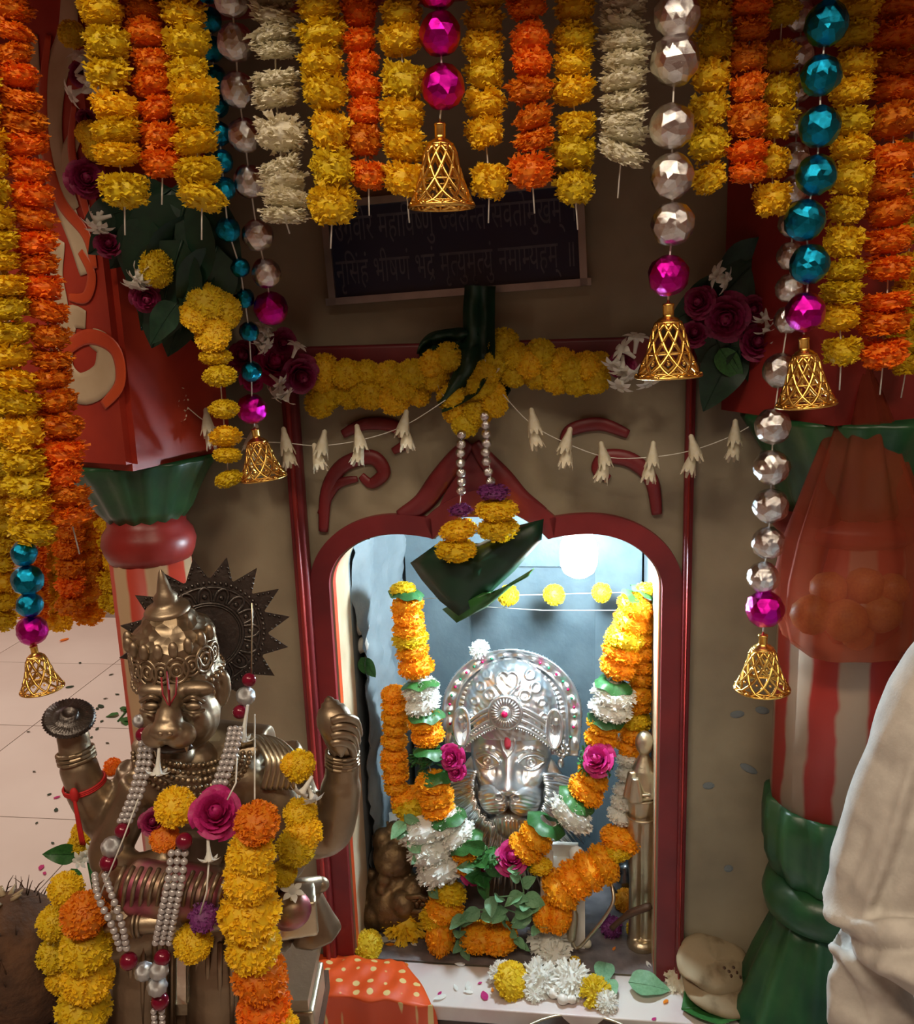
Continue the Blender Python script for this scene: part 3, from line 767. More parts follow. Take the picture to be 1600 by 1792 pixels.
GC = 'strands of the flower curtain hung over the shrine front'
YC = 1.15
S = strand
S('yellow marigold strand hanging in front of the red painted block', 178, 0, 218, 338, [-20, 22, 78, 128, 190, 232, 272, 335], 'y', 44, YC, GC)
S('orange marigold strand between two yellow ones beside the silver bead strand', 252, 0, 286, 292, [-12, 20, 62, 108, 150, 190, 240, 286], 'o', 37, YC + .02, GC)
S('yellow marigold strand between the orange strand and the silver bead strand', 322, 0, 354, 338, [-18, 26, 78, 128, 168, 208, 250, 302, 345], 'y', 42, YC + .01, GC)
S('cream white flower strand beside silver beads, over the red pillar side', 474, 0, 498, 378, [-10, 30, 62, 90, 140, 172, 236, 292, 322, 350, 378], 'w', 45, YC + .02, GC, False, 'white_flower_garland')
S('longest yellow marigold strand touching the dark blue board beside the cream strand', 555, 0, 585, 360, [-30, 15, 62, 112, 165, 230, 298, 360], 'y', 42, YC, GC)
S('orange marigold strand just before the board, between yellow strands, thread tail showing', 628, 0, 642, 308, [-20, 25, 75, 112, 152, 198, 247, 308], 'o', 33, YC + .01, GC)
S('yellow marigold strand right against the magenta beads, by an orange one with a tail', 698, 0, 712, 316, [-25, 28, 72, 145, 204, 256, 316], 'y', 40, YC, GC)
S('yellow marigold strand whose lowest bloom spreads wide beside the golden bell', 848, 0, 854, 318, [-8, 40, 84, 132, 184, 232, 318], 'y', 38, YC + .015, GC)
S('orange marigold strand ending above the verse board, between two yellow strands', 922, 0, 934, 300, [-25, 14, 72, 114, 160, 208, 245, 300], 'o', 39, YC, GC)
S('yellow marigold strand between an orange strand and the thick white strand', 1004, 0, 1006, 332, [-28, 18, 68, 114, 160, 222, 270, 330], 'y', 38, YC + .01, GC)
S('thick white flower strand with a loose thread tail, beside big silver beads', 1092, 0, 1090, 275, [-20, 14, 44, 76, 108, 142, 178, 206, 236, 268], 'w', 46, YC, GC, True, 'white_flower_garland')
S('yellow marigold strand between the big silver beads and an orange strand', 1252, 0, 1242, 312, [-25, 22, 78, 135, 194, 254, 314], 'y', 36, YC + .03, GC, False)
S('orange marigold strand squeezed between two short yellow strands near blue beads', 1312, 0, 1306, 306, [-24, 14, 54, 102, 155, 210, 268, 304], 'o', 35, YC + .02, GC, False)
S('yellow marigold strand against the blue bead strand, by a short orange one', 1372, 0, 1350, 350, [-15, 24, 100, 160, 216, 285, 350], 'y', 34, YC + .04, GC, False)
S('long yellow marigold strand close beside the blue bead strand and its bell', 1500, 0, 1470, 620, [-28, 16, 60, 114, 160, 218, 260, 314, 368, 424, 476, 512, 558, 616], 'y', 37, YC + .02, GC)
S('long thick orange marigold strand hanging over the orange bag', 1572, 0, 1545, 622, [-30, 14, 66, 112, 158, 214, 280, 328, 374, 424, 470, 530, 566, 620], 'o', 46, YC + .05, GC)
S('yellow marigold strand behind the long thick orange one over the bag', 1608, 0, 1586, 635, [-10, 60, 130, 200, 270, 340, 402, 470, 520, 560, 600, 636], 'y', 32, YC + .12, GC)
S('very long orange marigold strand passing the swirl painted red block', 12, 0, 122, 905, [-20, 20, 55, 95, 135, 175, 215, 255, 300, 345, 385, 425, 465, 505, 545, 590, 630, 665, 705, 745, 790, 830, 870, 905], 'o', 40, 1.16, GC)
g = S('very long yellow marigold strand ending in blue beads and a golden bell', -10, 380, 56, 932, [380, 420, 458, 500, 540, 585, 625, 665, 705, 755, 805, 845, 890, 930], 'y', 41, 1.13, GC, False)
# its blue beads and bell
for x, y, r, c in [(42, 968, 22, 'b'), (48, 1015, 27, 'b'), (52, 1058, 22, 'b'), (56, 1103, 26, 'm')]:
    p = at(x, y, 1.13); inst('foil_bead', random.choice(BEAD[c]), g, p, rq(1), r * pxm(p))
A = at(58, 1128, 1.13); Bp = at(74, 1205, 1.13)
bl = inst('bell', BELL, g, Bp, Vector((0, 0, 1)).rotation_difference((A - Bp).normalized()), (36 * pxm(Bp), 36 * pxm(Bp), (A - Bp).length / 2.42))
nk = bpy.data.objects.new('bell_neck', NECK); COL.objects.link(nk); nk.parent = bl
thread(g, [at(56, 930, 1.13), at(48, 1015, 1.13), A], .001)

GB = 'foil bead strands with bells in the flower curtain'
beads('two magenta foil balls over the golden bell before the verse board', [(766, -22, 36, 'm'), (770, 60, 36, 'm'), (775, 152, 38, 'm')], YC - .02, GB, (770, 212, 773, 362, 57))
beads('big silver foil ball strand ending in one magenta ball and a bell', [(1186, 26, 41, 's'), (1182, 106, 42, 's'), (1176, 222, 38, 's'), (1177, 308, 38, 's'), (1177, 392, 37, 's'), (1170, 482, 35, 'm')], YC - .03, GB, (1170, 528, 1170, 658, 56))
beads('blue foil ball strand ending in a magenta ball and a golden bell', [(1447, 42, 37, 'b'), (1437, 132, 34, 'b'), (1435, 222, 35, 'b'), (1429, 306, 34, 'b'), (1409, 385, 35, 'b'), (1417, 462, 34, 'b'), (1410, 546, 34, 'm')], YC - .03, GB, (1407, 588, 1411, 708, 50))
beads('silver foil ball strand without a bell, ending in a magenta ball before the roses', [(405, -2, 30, 's'), (412, 74, 31, 's'), (417, 157, 30, 's'), (428, 237, 29, 's'), (437, 318, 28, 's'), (451, 412, 27, 's'), (466, 478, 25, 's'), (474, 540, 29, 'm')], YC + .06, GB, None, lean=.0003)
beads('thin dark blue bead strand behind the roses ending in a magenta ball and small bell', [(392, 330, 20, 'b'), (399, 402, 21, 'b'), (420, 468, 17, 'b'), (428, 522, 17, 'b'), (436, 580, 17, 'b'), (440, 650, 18, 'b'), (441, 716, 26, 'm')], YC + .14, GB, (446, 748, 461, 836, 40), lean=.0004)
beads('slack silver foil ball strand with magenta ball and bell before the striped pillar', [(1380, 560, 24, 's'), (1366, 648, 30, 's'), (1353, 746, 31, 's'), (1351, 818, 31, 's'), (1349, 885, 30, 's'), (1345, 950, 28, 's'), (1336, 1010, 27, 's'), (1339, 1066, 32, 'm')], 1.30, GB, (1336, 1108, 1334, 1204, 46))

# garlands of the next shrine hanging far behind the pillar
GF = 'far garlands hanging beyond the painted pillar'
for x, ys, c, r, L in [(8, (830, 1085), 'y', 27, 'far yellow marigold garland hanging in the hall, outermost of the row'),
                    (62, (900, 1075), 'o', 26, 'far orange marigold garland in the hall next to the outermost yellow one'),
                    (100, (930, 1085), 'y', 27, 'far yellow marigold garland in the hall between two orange ones'),
                    (124, (850, 1060), 'o', 26, 'far orange marigold garland in the hall, second orange from the pillar'),
                    (150, (850, 1075), 'a', 27, 'far amber marigold garland in the hall, longest near the pillar'),
                    (180, (830, 1040), 'a', 27, 'far amber marigold garland in the hall, second from the pillar'),
                    (203, (840, 1050), 'y', 26, 'far yellow marigold garland in the hall nearest the pillar')]:
    far_i = globals().get('far_i', -1) + 1; strand(L, x - 14, ys[0] - 240, x, ys[1], [ys[1] - 33 * k for k in range(13)][::-1], c, r, (2.17, 2.26, 2.35)[far_i % 3], GF, False)
b = MB().tube([at(-260, 390, 2.25), at(330, 390, 2.25)], .008, 8)
pA = at(-420, 500, 2.25); pB = at(330, 500, 2.25)
struct(MB().box(Vector(((pA.x - 1.6 + pB.x) / 2, 2.26, 1.895)), ((pB.x - pA.x + 1.6) / 2, .13, .015)).obj('trim_10', M['wood'], None, False, Vector((pA.x, 2.25, 1.885))))

# ================================================================== TORAN ON THE WALL, BUNCHES, STRINGS
def head(g, c, p, r_px, tilt=None, k=1.0, name=None):      # one flower head facing the viewer-ish
    c = {'y': 'Y', 'o': 'O', 'a': 'A'}.get(c, c)
    me_ = random.choice(FL[c]) if c in FL else c
    s2 = r_px * pxm(p)
    if tilt is None:
        v = (C - p).normalized() + Vector((random.gauss(0, .35), random.gauss(0, .2), random.gauss(.15, .3)))
        qz = Vector((0, 0, 1)).rotation_difference(v.normalized()) @ Quaternion((0, 0, 1), random.uniform(0, 6))
    else: qz = tilt
    return inst(name or me_.name.split('.')[0], me_, g, p, qz, (s2, s2, s2 * k))
def leafat(g, p, to, size_px, kind='leaf', roll=None, name='leaf'):
    d = (to - p).normalized(); me_ = LEAF[kind] if kind in LEAF else kind
    view = (C - p).normalized(); zz = (view - d * view.dot(d)).normalized()
    if roll: zz = Matrix.Rotation(roll, 3, d) @ zz
    xx = d.cross(zz); Mq = Matrix((xx, d, zz)).transposed()
    return inst(name, me_, g, p, Mq.to_quaternion(), size_px * pxm(p))
def rosea(g, p, r, m=None, dirv=None):
    v = dirv or ((C - p).normalized() + Vector((random.gauss(0, .3), 0, random.gauss(0, .25)))); me_ = m or ROSE
    return inst('rose', me_, g, p, Vector((0, 0, 1)).rotation_difference(v.normalized()) @ Quaternion((0, 0, 1), random.uniform(0, 6)), r * pxm(p))
def floret(g, p, r, dirv, m=None):
    return inst('tuberose_floret', m or TUB, g, p, Vector((0, 0, -1)).rotation_difference(dirv.normalized()) @ Quaternion((0, 0, 1), random.uniform(0, 6)), r * pxm(p))

def toran_row(label, rows, d, r):
    p0_ = atw(*rows[0][0], d); g = thing('toran_flower_row', p0_, label, 'garland', None)
    for row in rows:
        for (x, y) in row: head(g, 'y', atw(x, y, d + random.uniform(-.008, .012)), r * random.uniform(.95, 1.1), None, 1.15)
    n = len(rows[0]); thread(g, [atw(*q_, d) for q_ in rows[0]], .0012)
    return g
g1 = toran_row('thick row of yellow marigolds on the wall between roses and the dark leaf band', [[(568, 645), (608, 655), (645, 652), (682, 658), (722, 655), (758, 638)], [(572, 690), (612, 690), (650, 690), (690, 700), (730, 685), (762, 660)], [(565, 665), (630, 675), (705, 678)], [(785, 625), (560, 705)]], .05, 27)
g2 = toran_row('thick row of yellow marigolds on the wall beside the white florets and dark roses', [[(882, 600), (905, 625), (945, 620), (985, 635), (1025, 640), (1042, 665)], [(900, 655), (940, 655), (975, 665), (1010, 668), (870, 640)], [(960, 640), (1000, 650), (925, 635), (1045, 640)]], .05, 27)
g3 = toran_row('drooping cluster of yellow marigolds from which the two small bead strings hang', [[(790, 695), (830, 690), (862, 690)], [(800, 720), (835, 722), (865, 705), (815, 742)], [(850, 655), (845, 675)]], .055, 27)
for q_, to in [((868, 650), (910, 690)), ((780, 690), (740, 720))]:
    floret(g3, atw(*q_, .06), 28, atw(*to, .06) - atw(*q_, .06), TUBD)
# dark leaf band falling from the board
g = thing('leaf_band', atw(840, 500, .05), 'dark green banana leaf band hanging from the verse board', 'leaf')
def bandf(pts, wd):
    P = crom([atw(x, y, d) for x, y, d in pts], 6); W_ = []
    n = len(P) - 1
    def f(s_, t):
        i = min(int(t * n), n - 1); fr = t * n - i; p = P[i].lerp(P[i + 1], fr); tg = (P[i + 1] - P[i]).normalized(); sd = tg.cross(WN).normalized()
        ww = wd[min(int(t * (len(wd) - 1)), len(wd) - 2)]; k = t * (len(wd) - 1) - min(int(t * (len(wd) - 1)), len(wd) - 2)
        ww = ww * (1 - k) + wd[min(int(t * (len(wd) - 1)), len(wd) - 2) + 1] * k
        return p + sd * (s_ - .5) * ww + WN * (.012 * math.cos(s_ * 9) + .006 * math.sin(t * 20 + s_ * 4))
    return MB().grid(8, 40, f)
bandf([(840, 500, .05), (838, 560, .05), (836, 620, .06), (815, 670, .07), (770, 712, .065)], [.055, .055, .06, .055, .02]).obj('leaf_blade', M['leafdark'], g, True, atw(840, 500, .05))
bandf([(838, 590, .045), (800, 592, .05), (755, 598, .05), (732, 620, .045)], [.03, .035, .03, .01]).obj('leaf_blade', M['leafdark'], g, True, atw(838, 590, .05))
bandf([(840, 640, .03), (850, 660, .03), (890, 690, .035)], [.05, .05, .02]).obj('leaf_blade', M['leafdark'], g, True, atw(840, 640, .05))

# bunch beside the red block
g = thing('flower_bunch', at(280, 420, 1.34), 'bunch of dark leaves, roses and white florets beside the painted red block', 'flower bunch')
YB = 1.34
B = lambda x, y, dy=0: at(x, y, YB + dy)
for x, y, tx, ty, s2 in [(300, 330, 180, 420, 190), (330, 340, 250, 590, 270), (330, 360, 410, 500, 170), (280, 350, 190, 470, 150), (360, 380, 280, 540, 230), (320, 420, 255, 610, 210), (350, 450, 370, 600, 170),
                         (300, 330, 400, 390, 130), (240, 360, 150, 390, 110), (340, 480, 300, 600, 150), (300, 400, 330, 560, 200), (380, 430, 330, 590, 170), (260, 380, 230, 500, 140)]:
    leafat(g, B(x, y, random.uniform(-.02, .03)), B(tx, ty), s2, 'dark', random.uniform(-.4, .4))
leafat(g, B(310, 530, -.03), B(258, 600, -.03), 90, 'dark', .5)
for x, y, r in [(150, 312, 38), (140, 130, 22), (150, 205, 18), (190, 430, 26), (255, 520, 30)]: rosea(g, B(x, y, -.01), r, DROSE)
for x, y, dx_, dy_ in [(140, 95, -10, -25), (150, 110, 20, -20), (155, 140, 25, 10), (125, 165, -25, 10), (165, 150, 20, 25), (165, 385, -40, 10), (175, 400, 5, 40), (165, 395, -20, 35), (240, 480, -45, 5), (240, 490, -30, 30), (245, 495, 0, 40), (250, 480, -30, -15), (235, 500, -10, 35)]:
    p = B(x, y, -.03); floret(g, p, 30, B(x + dx_, y + dy_, -.04) - p)
for x, y, r in [(275, 470, 34), (125, 60, 24), (155, 232, 24), (165, 260, 22)]: head(g, 'y', B(x, y, -.02), r)
# yellow cluster and short drop
g = thing('marigold_garland', at(375, 520, 1.33), 'short yellow marigold drop under a four bloom cluster beside dark leaves', 'garland', 'side drops by the roses')
for x, y, r in [(362, 530, 36), (345, 555, 34), (390, 545, 34), (372, 585, 34), (378, 625, 30), (385, 658, 31), (392, 716, 28), (395, 764, 30), (398, 796, 26), (400, 838, 26)]:
    head(g, 'y', at(x, y, 1.33 + random.uniform(-.01, .01)), r, rq(.3) if y > 600 else None, .9)
thread(g, [at(375, 520, 1.33), at(385, 660, 1.335), at(400, 838, 1.335)])
# roses with white florets where the swag starts and ends
g = thing('rose_cluster', atw(470, 620, .09), 'magenta roses with white tuberose florets beside the small golden bell', 'flower bunch', 'rose clusters on the swag')
for x, y, r, m_ in [(430, 625, 36, DROSE), (478, 640, 42, ROSE), (525, 655, 38, DROSE), (495, 600, 28, DROSE), (440, 665, 24, ROSE)]: rosea(g, atw(x, y, .09), r, m_)
for x, y, dx_, dy_ in [(458, 575, -4, -20), (456, 590, -25, 5), (465, 590, 25, 5), (458, 600, 0, 25), (462, 575, 20, -18), (452, 605, -22, 14), (466, 606, 18, 16), (480, 690, -20, 15), (495, 690, 10, 25), (500, 700, -10, 22), (520, 605, 10, -25), (490, 670, 25, 20)]:
    p = atw(x, y, .125); floret(g, p, 24, atw(x + dx_, y + dy_, .13) - p)
g = thing('rose_cluster', atw(1250, 560, .09), 'dark roses with leaves and white florets behind the blue bead strand', 'flower bunch', 'rose clusters on the swag')
for x, y, tx, ty in [(1290, 500, 1180, 560), (1280, 540, 1230, 680), (1300, 560, 1330, 660), (1240, 560, 1280, 670), (1320, 460, 1260, 520), (1260, 480, 1350, 440), (1290, 600, 1250, 680)]:
    leafat(g, atw(x, y, .07), atw(tx, ty, .08), 130, 'dark', random.uniform(-.4, .4))
leafat(g, atw(1260, 610, .08), atw(1300, 672, .09), 70, 'leaf', .3)
for x, y, r in [(1272, 555, 48), (1325, 600, 38), (1225, 530, 32), (1090, 640, 26), (1215, 585, 28), (1320, 540, 26)]: rosea(g, atw(x, y, .09), r, DROSE)
for x, y, dx_, dy_ in [(1255, 480, -25, -8), (1270, 492, 30, 10), (1340, 560, -5, 35), (1350, 570, 20, 25), (1345, 580, 5, 35), (1115, 590, 5, -35), (1090, 610, -20, -15), (1075, 640, -10, 20), (1090, 650, 0, 25), (1105, 655, 14, 18), (1085, 675, -8, 20), (1135, 670, 10, 24), (1145, 660, 22, 22), (1365, 590, 20, 15)]:
    p = atw(x, y, .11); floret(g, p, 30, atw(x + dx_, y + dy_, .12) - p)
# thin string of single tuberose buds across the wall
S1 = [(190, 540), (262, 640), (305, 690), (366, 742), (440, 770), (500, 775), (560, 780), (632, 770), (708, 745), (780, 700)]
S2 = [(880, 690), (930, 742), (990, 775), (1062, 800), (1140, 800), (1212, 788), (1283, 762), (1330, 735)]
for pts, L in [(S1, 'thread of single white tuberose florets from the red block to the yellow cluster'), (S2, 'thread of single white tuberose florets from the yellow cluster towards the silver beads')]:
    dd = lambda x: .10 if x > 420 else .16
    P = [atw(x, y, dd(x)) for x, y in pts]
    g = thing('tuberose_string', P[0], L, 'garland', 'tuberose strings on the wall'); thread(g, crom(P, 4), .0008)
    for (x, y), p in list(zip(pts, P))[1:-1]:
        k = 3 if x < 320 else 2
        for i in range(k):
            dv = Vector((random.uniform(-.4, .3), -.3, -1)) if k == 2 else Vector((random.uniform(-1, 1), -.5, random.uniform(-.6, .4)))
            o_ = floret(g, p + Vector((random.uniform(-.006, .006), -.004, .004 - .022 * i)), 30 if k == 2 else 26, dv, BUD)
            o_.scale = (o_.scale[0] * .8, o_.scale[1] * .8, o_.scale[2] * .8)
# two small bead strings with pompoms and the hanging betel leaf
for pts, fl, L in [([(808, 760), (806, 800), (808, 840), (806, 872)], [(806, 893, 'p', 24), (802, 928, 'y', 35), (798, 962, 'y', 38)], 'short string of small silver beads ending in yellow pompoms over the leaf tip'),
                   ([(848, 728), (852, 770), (850, 800), (860, 848)], [(864, 862, 'p', 32), (870, 893, 'y', 39), (872, 925, 'y', 38)], 'small silver bead string ending in a purple flower and two yellow pompoms')]:
    d0 = .075; P = crom([atw(x, y, d0) for x, y in pts], 12)
    g = thing('bead_pompom_string', P[0], L, 'garland', 'bead strings with pompoms over the arch'); acc = 0; last = P[0]; rr = 8.5 * pxm(P[0])
    inst('silver_bead', BEAD['s'][0], g, last, rq(1), rr)
    for p in P[1:]:
        if (p - last).length > 1.75 * rr: inst('silver_bead', random.choice(BEAD['s']), g, p, rq(1), rr); last = p
    for x, y, c, r in fl: head(g, c, atw(x, y, d0), r, rq(.12), .9 if c == 'y' else .8)
    thread(g, [P[0], P[-1], atw(*fl[-1][:2], d0)])
g = thing('hanging_leaf', atw(850, 940, .05), 'large dark folded leaf hanging point down in the arch of the niche', 'leaf')
LP = [(718, 985), (760, 955), (840, 950), (905, 920), (952, 908), (948, 945), (900, 1000), (845, 1050), (803, 1078), (770, 1052), (738, 1015)]
def leafsheet(LP, d, off, m, name):
    c0 = Vector((sum(x for x, y in LP) / len(LP), sum(y for x, y in LP) / len(LP)))
    b = MB(); n = len(LP); rings = 5; vs = [atw(c0.x, c0.y, d + .028)]; fs = []
    for k in range(1, rings + 1):
        for i, (x, y) in enumerate(LP):
            f = k / rings; q_ = c0.lerp(Vector((x, y)), f)
            vs.append(atw(q_.x + off[0], q_.y + off[1], d + .028 * (1 - f * f) + .006 * math.sin(i * 1.9 + k)))
    for i in range(n):
        j = (i + 1) % n; fs.append((0, 1 + i, 1 + j))
        for k in range(rings - 1): a = 1 + k * n; fs.append((a + i, a + n + i, a + n + j, a + j))
    b.add(vs, fs); o = b.obj(name, m, g, True, atw(850, 940, .05))
    s3 = o.modifiers.new('s', 'SOLIDIFY'); s3.thickness = .002; return o
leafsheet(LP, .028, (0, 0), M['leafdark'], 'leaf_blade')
leafsheet([(775, 1062), (800, 1085), (850, 1058), (905, 1012), (935, 990), (925, 1005), (880, 1030), (830, 1035)], .012, (0, 4), M['leaf'], 'leaf_blade')
thread(g, [atw(850, 930, .06), atw(850, 895, .075)])

# ================================================================== LIT BULB
pb = atw(1013, 968, -.10); s2 = pxm(pb)
g = thing('led_bulb', pb + Vector((0, 0, .08)), 'glowing white bulb hanging under the niche arch', 'lamp')
MB().lathe([(.0, -44 * s2), (14 * s2, -42 * s2), (26 * s2, -34 * s2), (32 * s2, -20 * s2), (33 * s2, 0), (31 * s2, 18 * s2), (26 * s2, 28 * s2)], pb, 24).obj('globe', M['bulb'], g, True, pb)
MB().lathe([(26 * s2, 28 * s2), (22 * s2, 50 * s2), (15 * s2, 56 * s2), (15 * s2, 78 * s2), (.0, 80 * s2)], pb, 20).obj('housing', M['bulbbase'], g, True, pb)
thread(g, [pb + Vector((0, 0, 76 * s2)), pb + Vector((0, 0, .10))], .003, 'bluecard', 'wire')

# ================================================================== SILVER LION MASK
mo = atw(897, 1300, -.20)
TB = math.radians(14)
mz = (-WN * math.cos(TB) * -1 + Vector((0, 0, math.sin(TB)))).normalized()      # outward normal, leaning back
mx = WU.copy(); my = mz.cross(mx).normalized()
if my.z < 0: my = -my
ms = pxm(mo); VS = 1.0 / max(.5, abs((C - mo).normalized().dot(mz)))
def Mk(x, y, h): return mo + mx * (x * ms) + my * (y * ms * VS) + mz * (h * ms)
mask_base = Mk(0, -165, -30)
mk = thing('lion_mask', mask_base, 'silver lion face mask with ornate domed crown, set in the niche', 'mask')
G_ = lambda x, y, cx, cy, sx, sy: math.exp(-((x - cx) / sx) ** 2 - ((y - cy) / sy) ** 2)
def hf(name, x0, x1, y0, y1, nx, ny, fn, inside, m):
    def f(s_, t):
        x = x0 + (x1 - x0) * s_; y = y0 + (y1 - y0) * t; return Mk(x, y, fn(x, y))
    b = MB(); b.grid(nx, ny, f, lambda s_, t: inside(x0 + (x1 - x0) * s_, y0 + (y1 - y0) * t))
    o = b.obj(name, m, mk, True, mask_base); s3 = o.modifiers.new('s', 'SOLIDIFY'); s3.thickness = .0025; s3.offset = -1; return o
# back plate
def plate_in(x, y):
    x += 2
    if y > 50: return (x / 124) ** 2 + ((y - 50) / 110) ** 2 < 1
    return abs(x) < 124 - max(0, -(y - 50)) * .12 and y > -20
def plate_h(x, y):
    x += 2; rr = math.hypot(x / 124, (y - 50) / 110) if y > 50 else abs(x) / 124
    a = math.atan2(max(y - 50, 0) * 124 / 110, x)
    h = -6 + 5 * G_(rr, 0, .975, 0, .03, 1) + 3 * G_(rr, 0, .80, 0, .02, 1) + 2.5 * G_(rr, 0, .70, 0, .035, 1) * (1 + math.sin((a * 60 if y > 50 else y * .7)))
    h += 2.2 * G_(rr, 0, .885, 0, .05, 1) * (1 + math.cos((a * 26 if y > 50 else y * .22)))
    return h
hf('back_plate', -128, 124, -20, 162, 150, 110, plate_h, plate_in, M['silver'])
# dome of the crown
def dome_in(x, y): return ((x + 3) / 84) ** 2 + ((y - 48) / 96) ** 2 < 1 and y > 14
def dome_h(x, y):
    e = 1 - ((x + 3) / 84) ** 2 - ((y - 48) / 96) ** 2
    h = 52 * math.sqrt(max(0, e))
    X = abs(x + 5)
    # heart, scrolls, leaves
    hd = abs(math.hypot(X * 1.1 - 8, (y - 112)) - 13) if y > 104 else abs(X * .8 + (y - 84) * .0 - (y - 84) * .75)
    h += 3.2 * math.exp(-(hd / 2.6) ** 2) * (y > 84)
    for cx, cy, r in ((30, 86, 11), (48, 98, 10), (22, 66, 7), (58, 74, 8), (38, 118, 9), (62, 52, 6)):
        rr = math.hypot(X - cx, y - cy); aa = math.atan2(y - cy, X - cx)
        h += 3.0 * math.exp(-((rr - r * (.75 + .25 * math.sin(aa))) / 2.4) ** 2) + 2.2 * math.exp(-(rr / 2.6) ** 2)
    h += .7 * math.sin(x * .35 + y * .22) * math.sin(y * .3 - X * .18)
    return h
hf('crown_dome', -90, 84, 14, 146, 130, 110, dome_h, dome_in, M['silver'])
# brow bands and medallion
bandy = lambda X, k: 61 - k - 48 * (X / 82) ** 2
b = MB()
for k, r in ((-12, 3.2), (-4, 2.4), (8, 2.2), (20, 3.0)):
    b.tube([Mk(x - 5, bandy(abs(x), k), 50 * math.sqrt(max(.05, 1 - (x / 86) ** 2)) + 2) for x in range(-82, 83, 4)], r * ms, 7)
for i in range(41):
    x = -80 + 4 * i; b.ell(Mk(x - 5, bandy(abs(x), 24.5), 50 * math.sqrt(max(.05, 1 - (x / 86) ** 2)) + 3), 2.0 * ms, None, 7, 5)
for i in range(16):
    x = (-76 + 4.6 * i) if i < 10 else 34 + 4.6 * (i - 8)
    b.ell(Mk(x - 5, bandy(abs(x), 14), 50 * math.sqrt(max(.05, 1 - (x / 86) ** 2)) + 3), (3.4 * ms, 2.0 * ms, 2.6 * ms), None, 8, 6)
b.obj('brow_band', M['silver'], mk, True, mask_base)
b = MB(); mc = Mk(-8, 61, 53)
RM = Matrix((mx, my, mz)).transposed()
b.lathe([(30 * ms, -6 * ms), (30 * ms, 1 * ms), (27 * ms, 4 * ms), (24 * ms, 2.5 * ms), (14 * ms, 5 * ms), (10 * ms, 4 * ms), (8.5 * ms, 8 * ms), (7 * ms, 14 * ms), (0, 14.2 * ms)], mc, 60, RM, lambda a, z_: 1 + .02 * math.cos(20 * a))
for i in range(26):
    a = 2 * PI * i / 26; b.tube([mc + RM @ Vector((r * ms * math.cos(a), r * ms * math.sin(a), hh * ms)) for r, hh in ((13, 6), (24, 3.6))], 1.5 * ms, 5)
md = b.obj('medallion', M['silver'], mk, True, mask_base)
MB().lathe([(5.5 * ms, 13 * ms), (5.5 * ms, 17 * ms), (4.5 * ms, 18.5 * ms), (0, 18.8 * ms)], mc, 18, RM).obj('gem', M['gem'], md, True, mask_base)
# gems round the plate
gm = MB().ell((0, 0, 0), (2.4, 2.4, 2), None, 8, 6)
for i in range(25):
    a = -0.35 + i * (PI + .7) / 24
    if 1.25 < a < 1.85: continue
    x = -2 + 110 * math.cos(a); y = 50 + 97 * math.sin(a) if a > 0 and a < PI else 50 - 110 * abs(math.sin(a))
    o = bpy.data.objects.new('gem', MB().ell((0, 0, 0), 2.6 * ms, None, 8, 6).mesh('gem', M['gem'] if i % 2 else M['gemgreen'])); COL.objects.link(o); o.location = Mk(x, y, -1); put(o, mk)
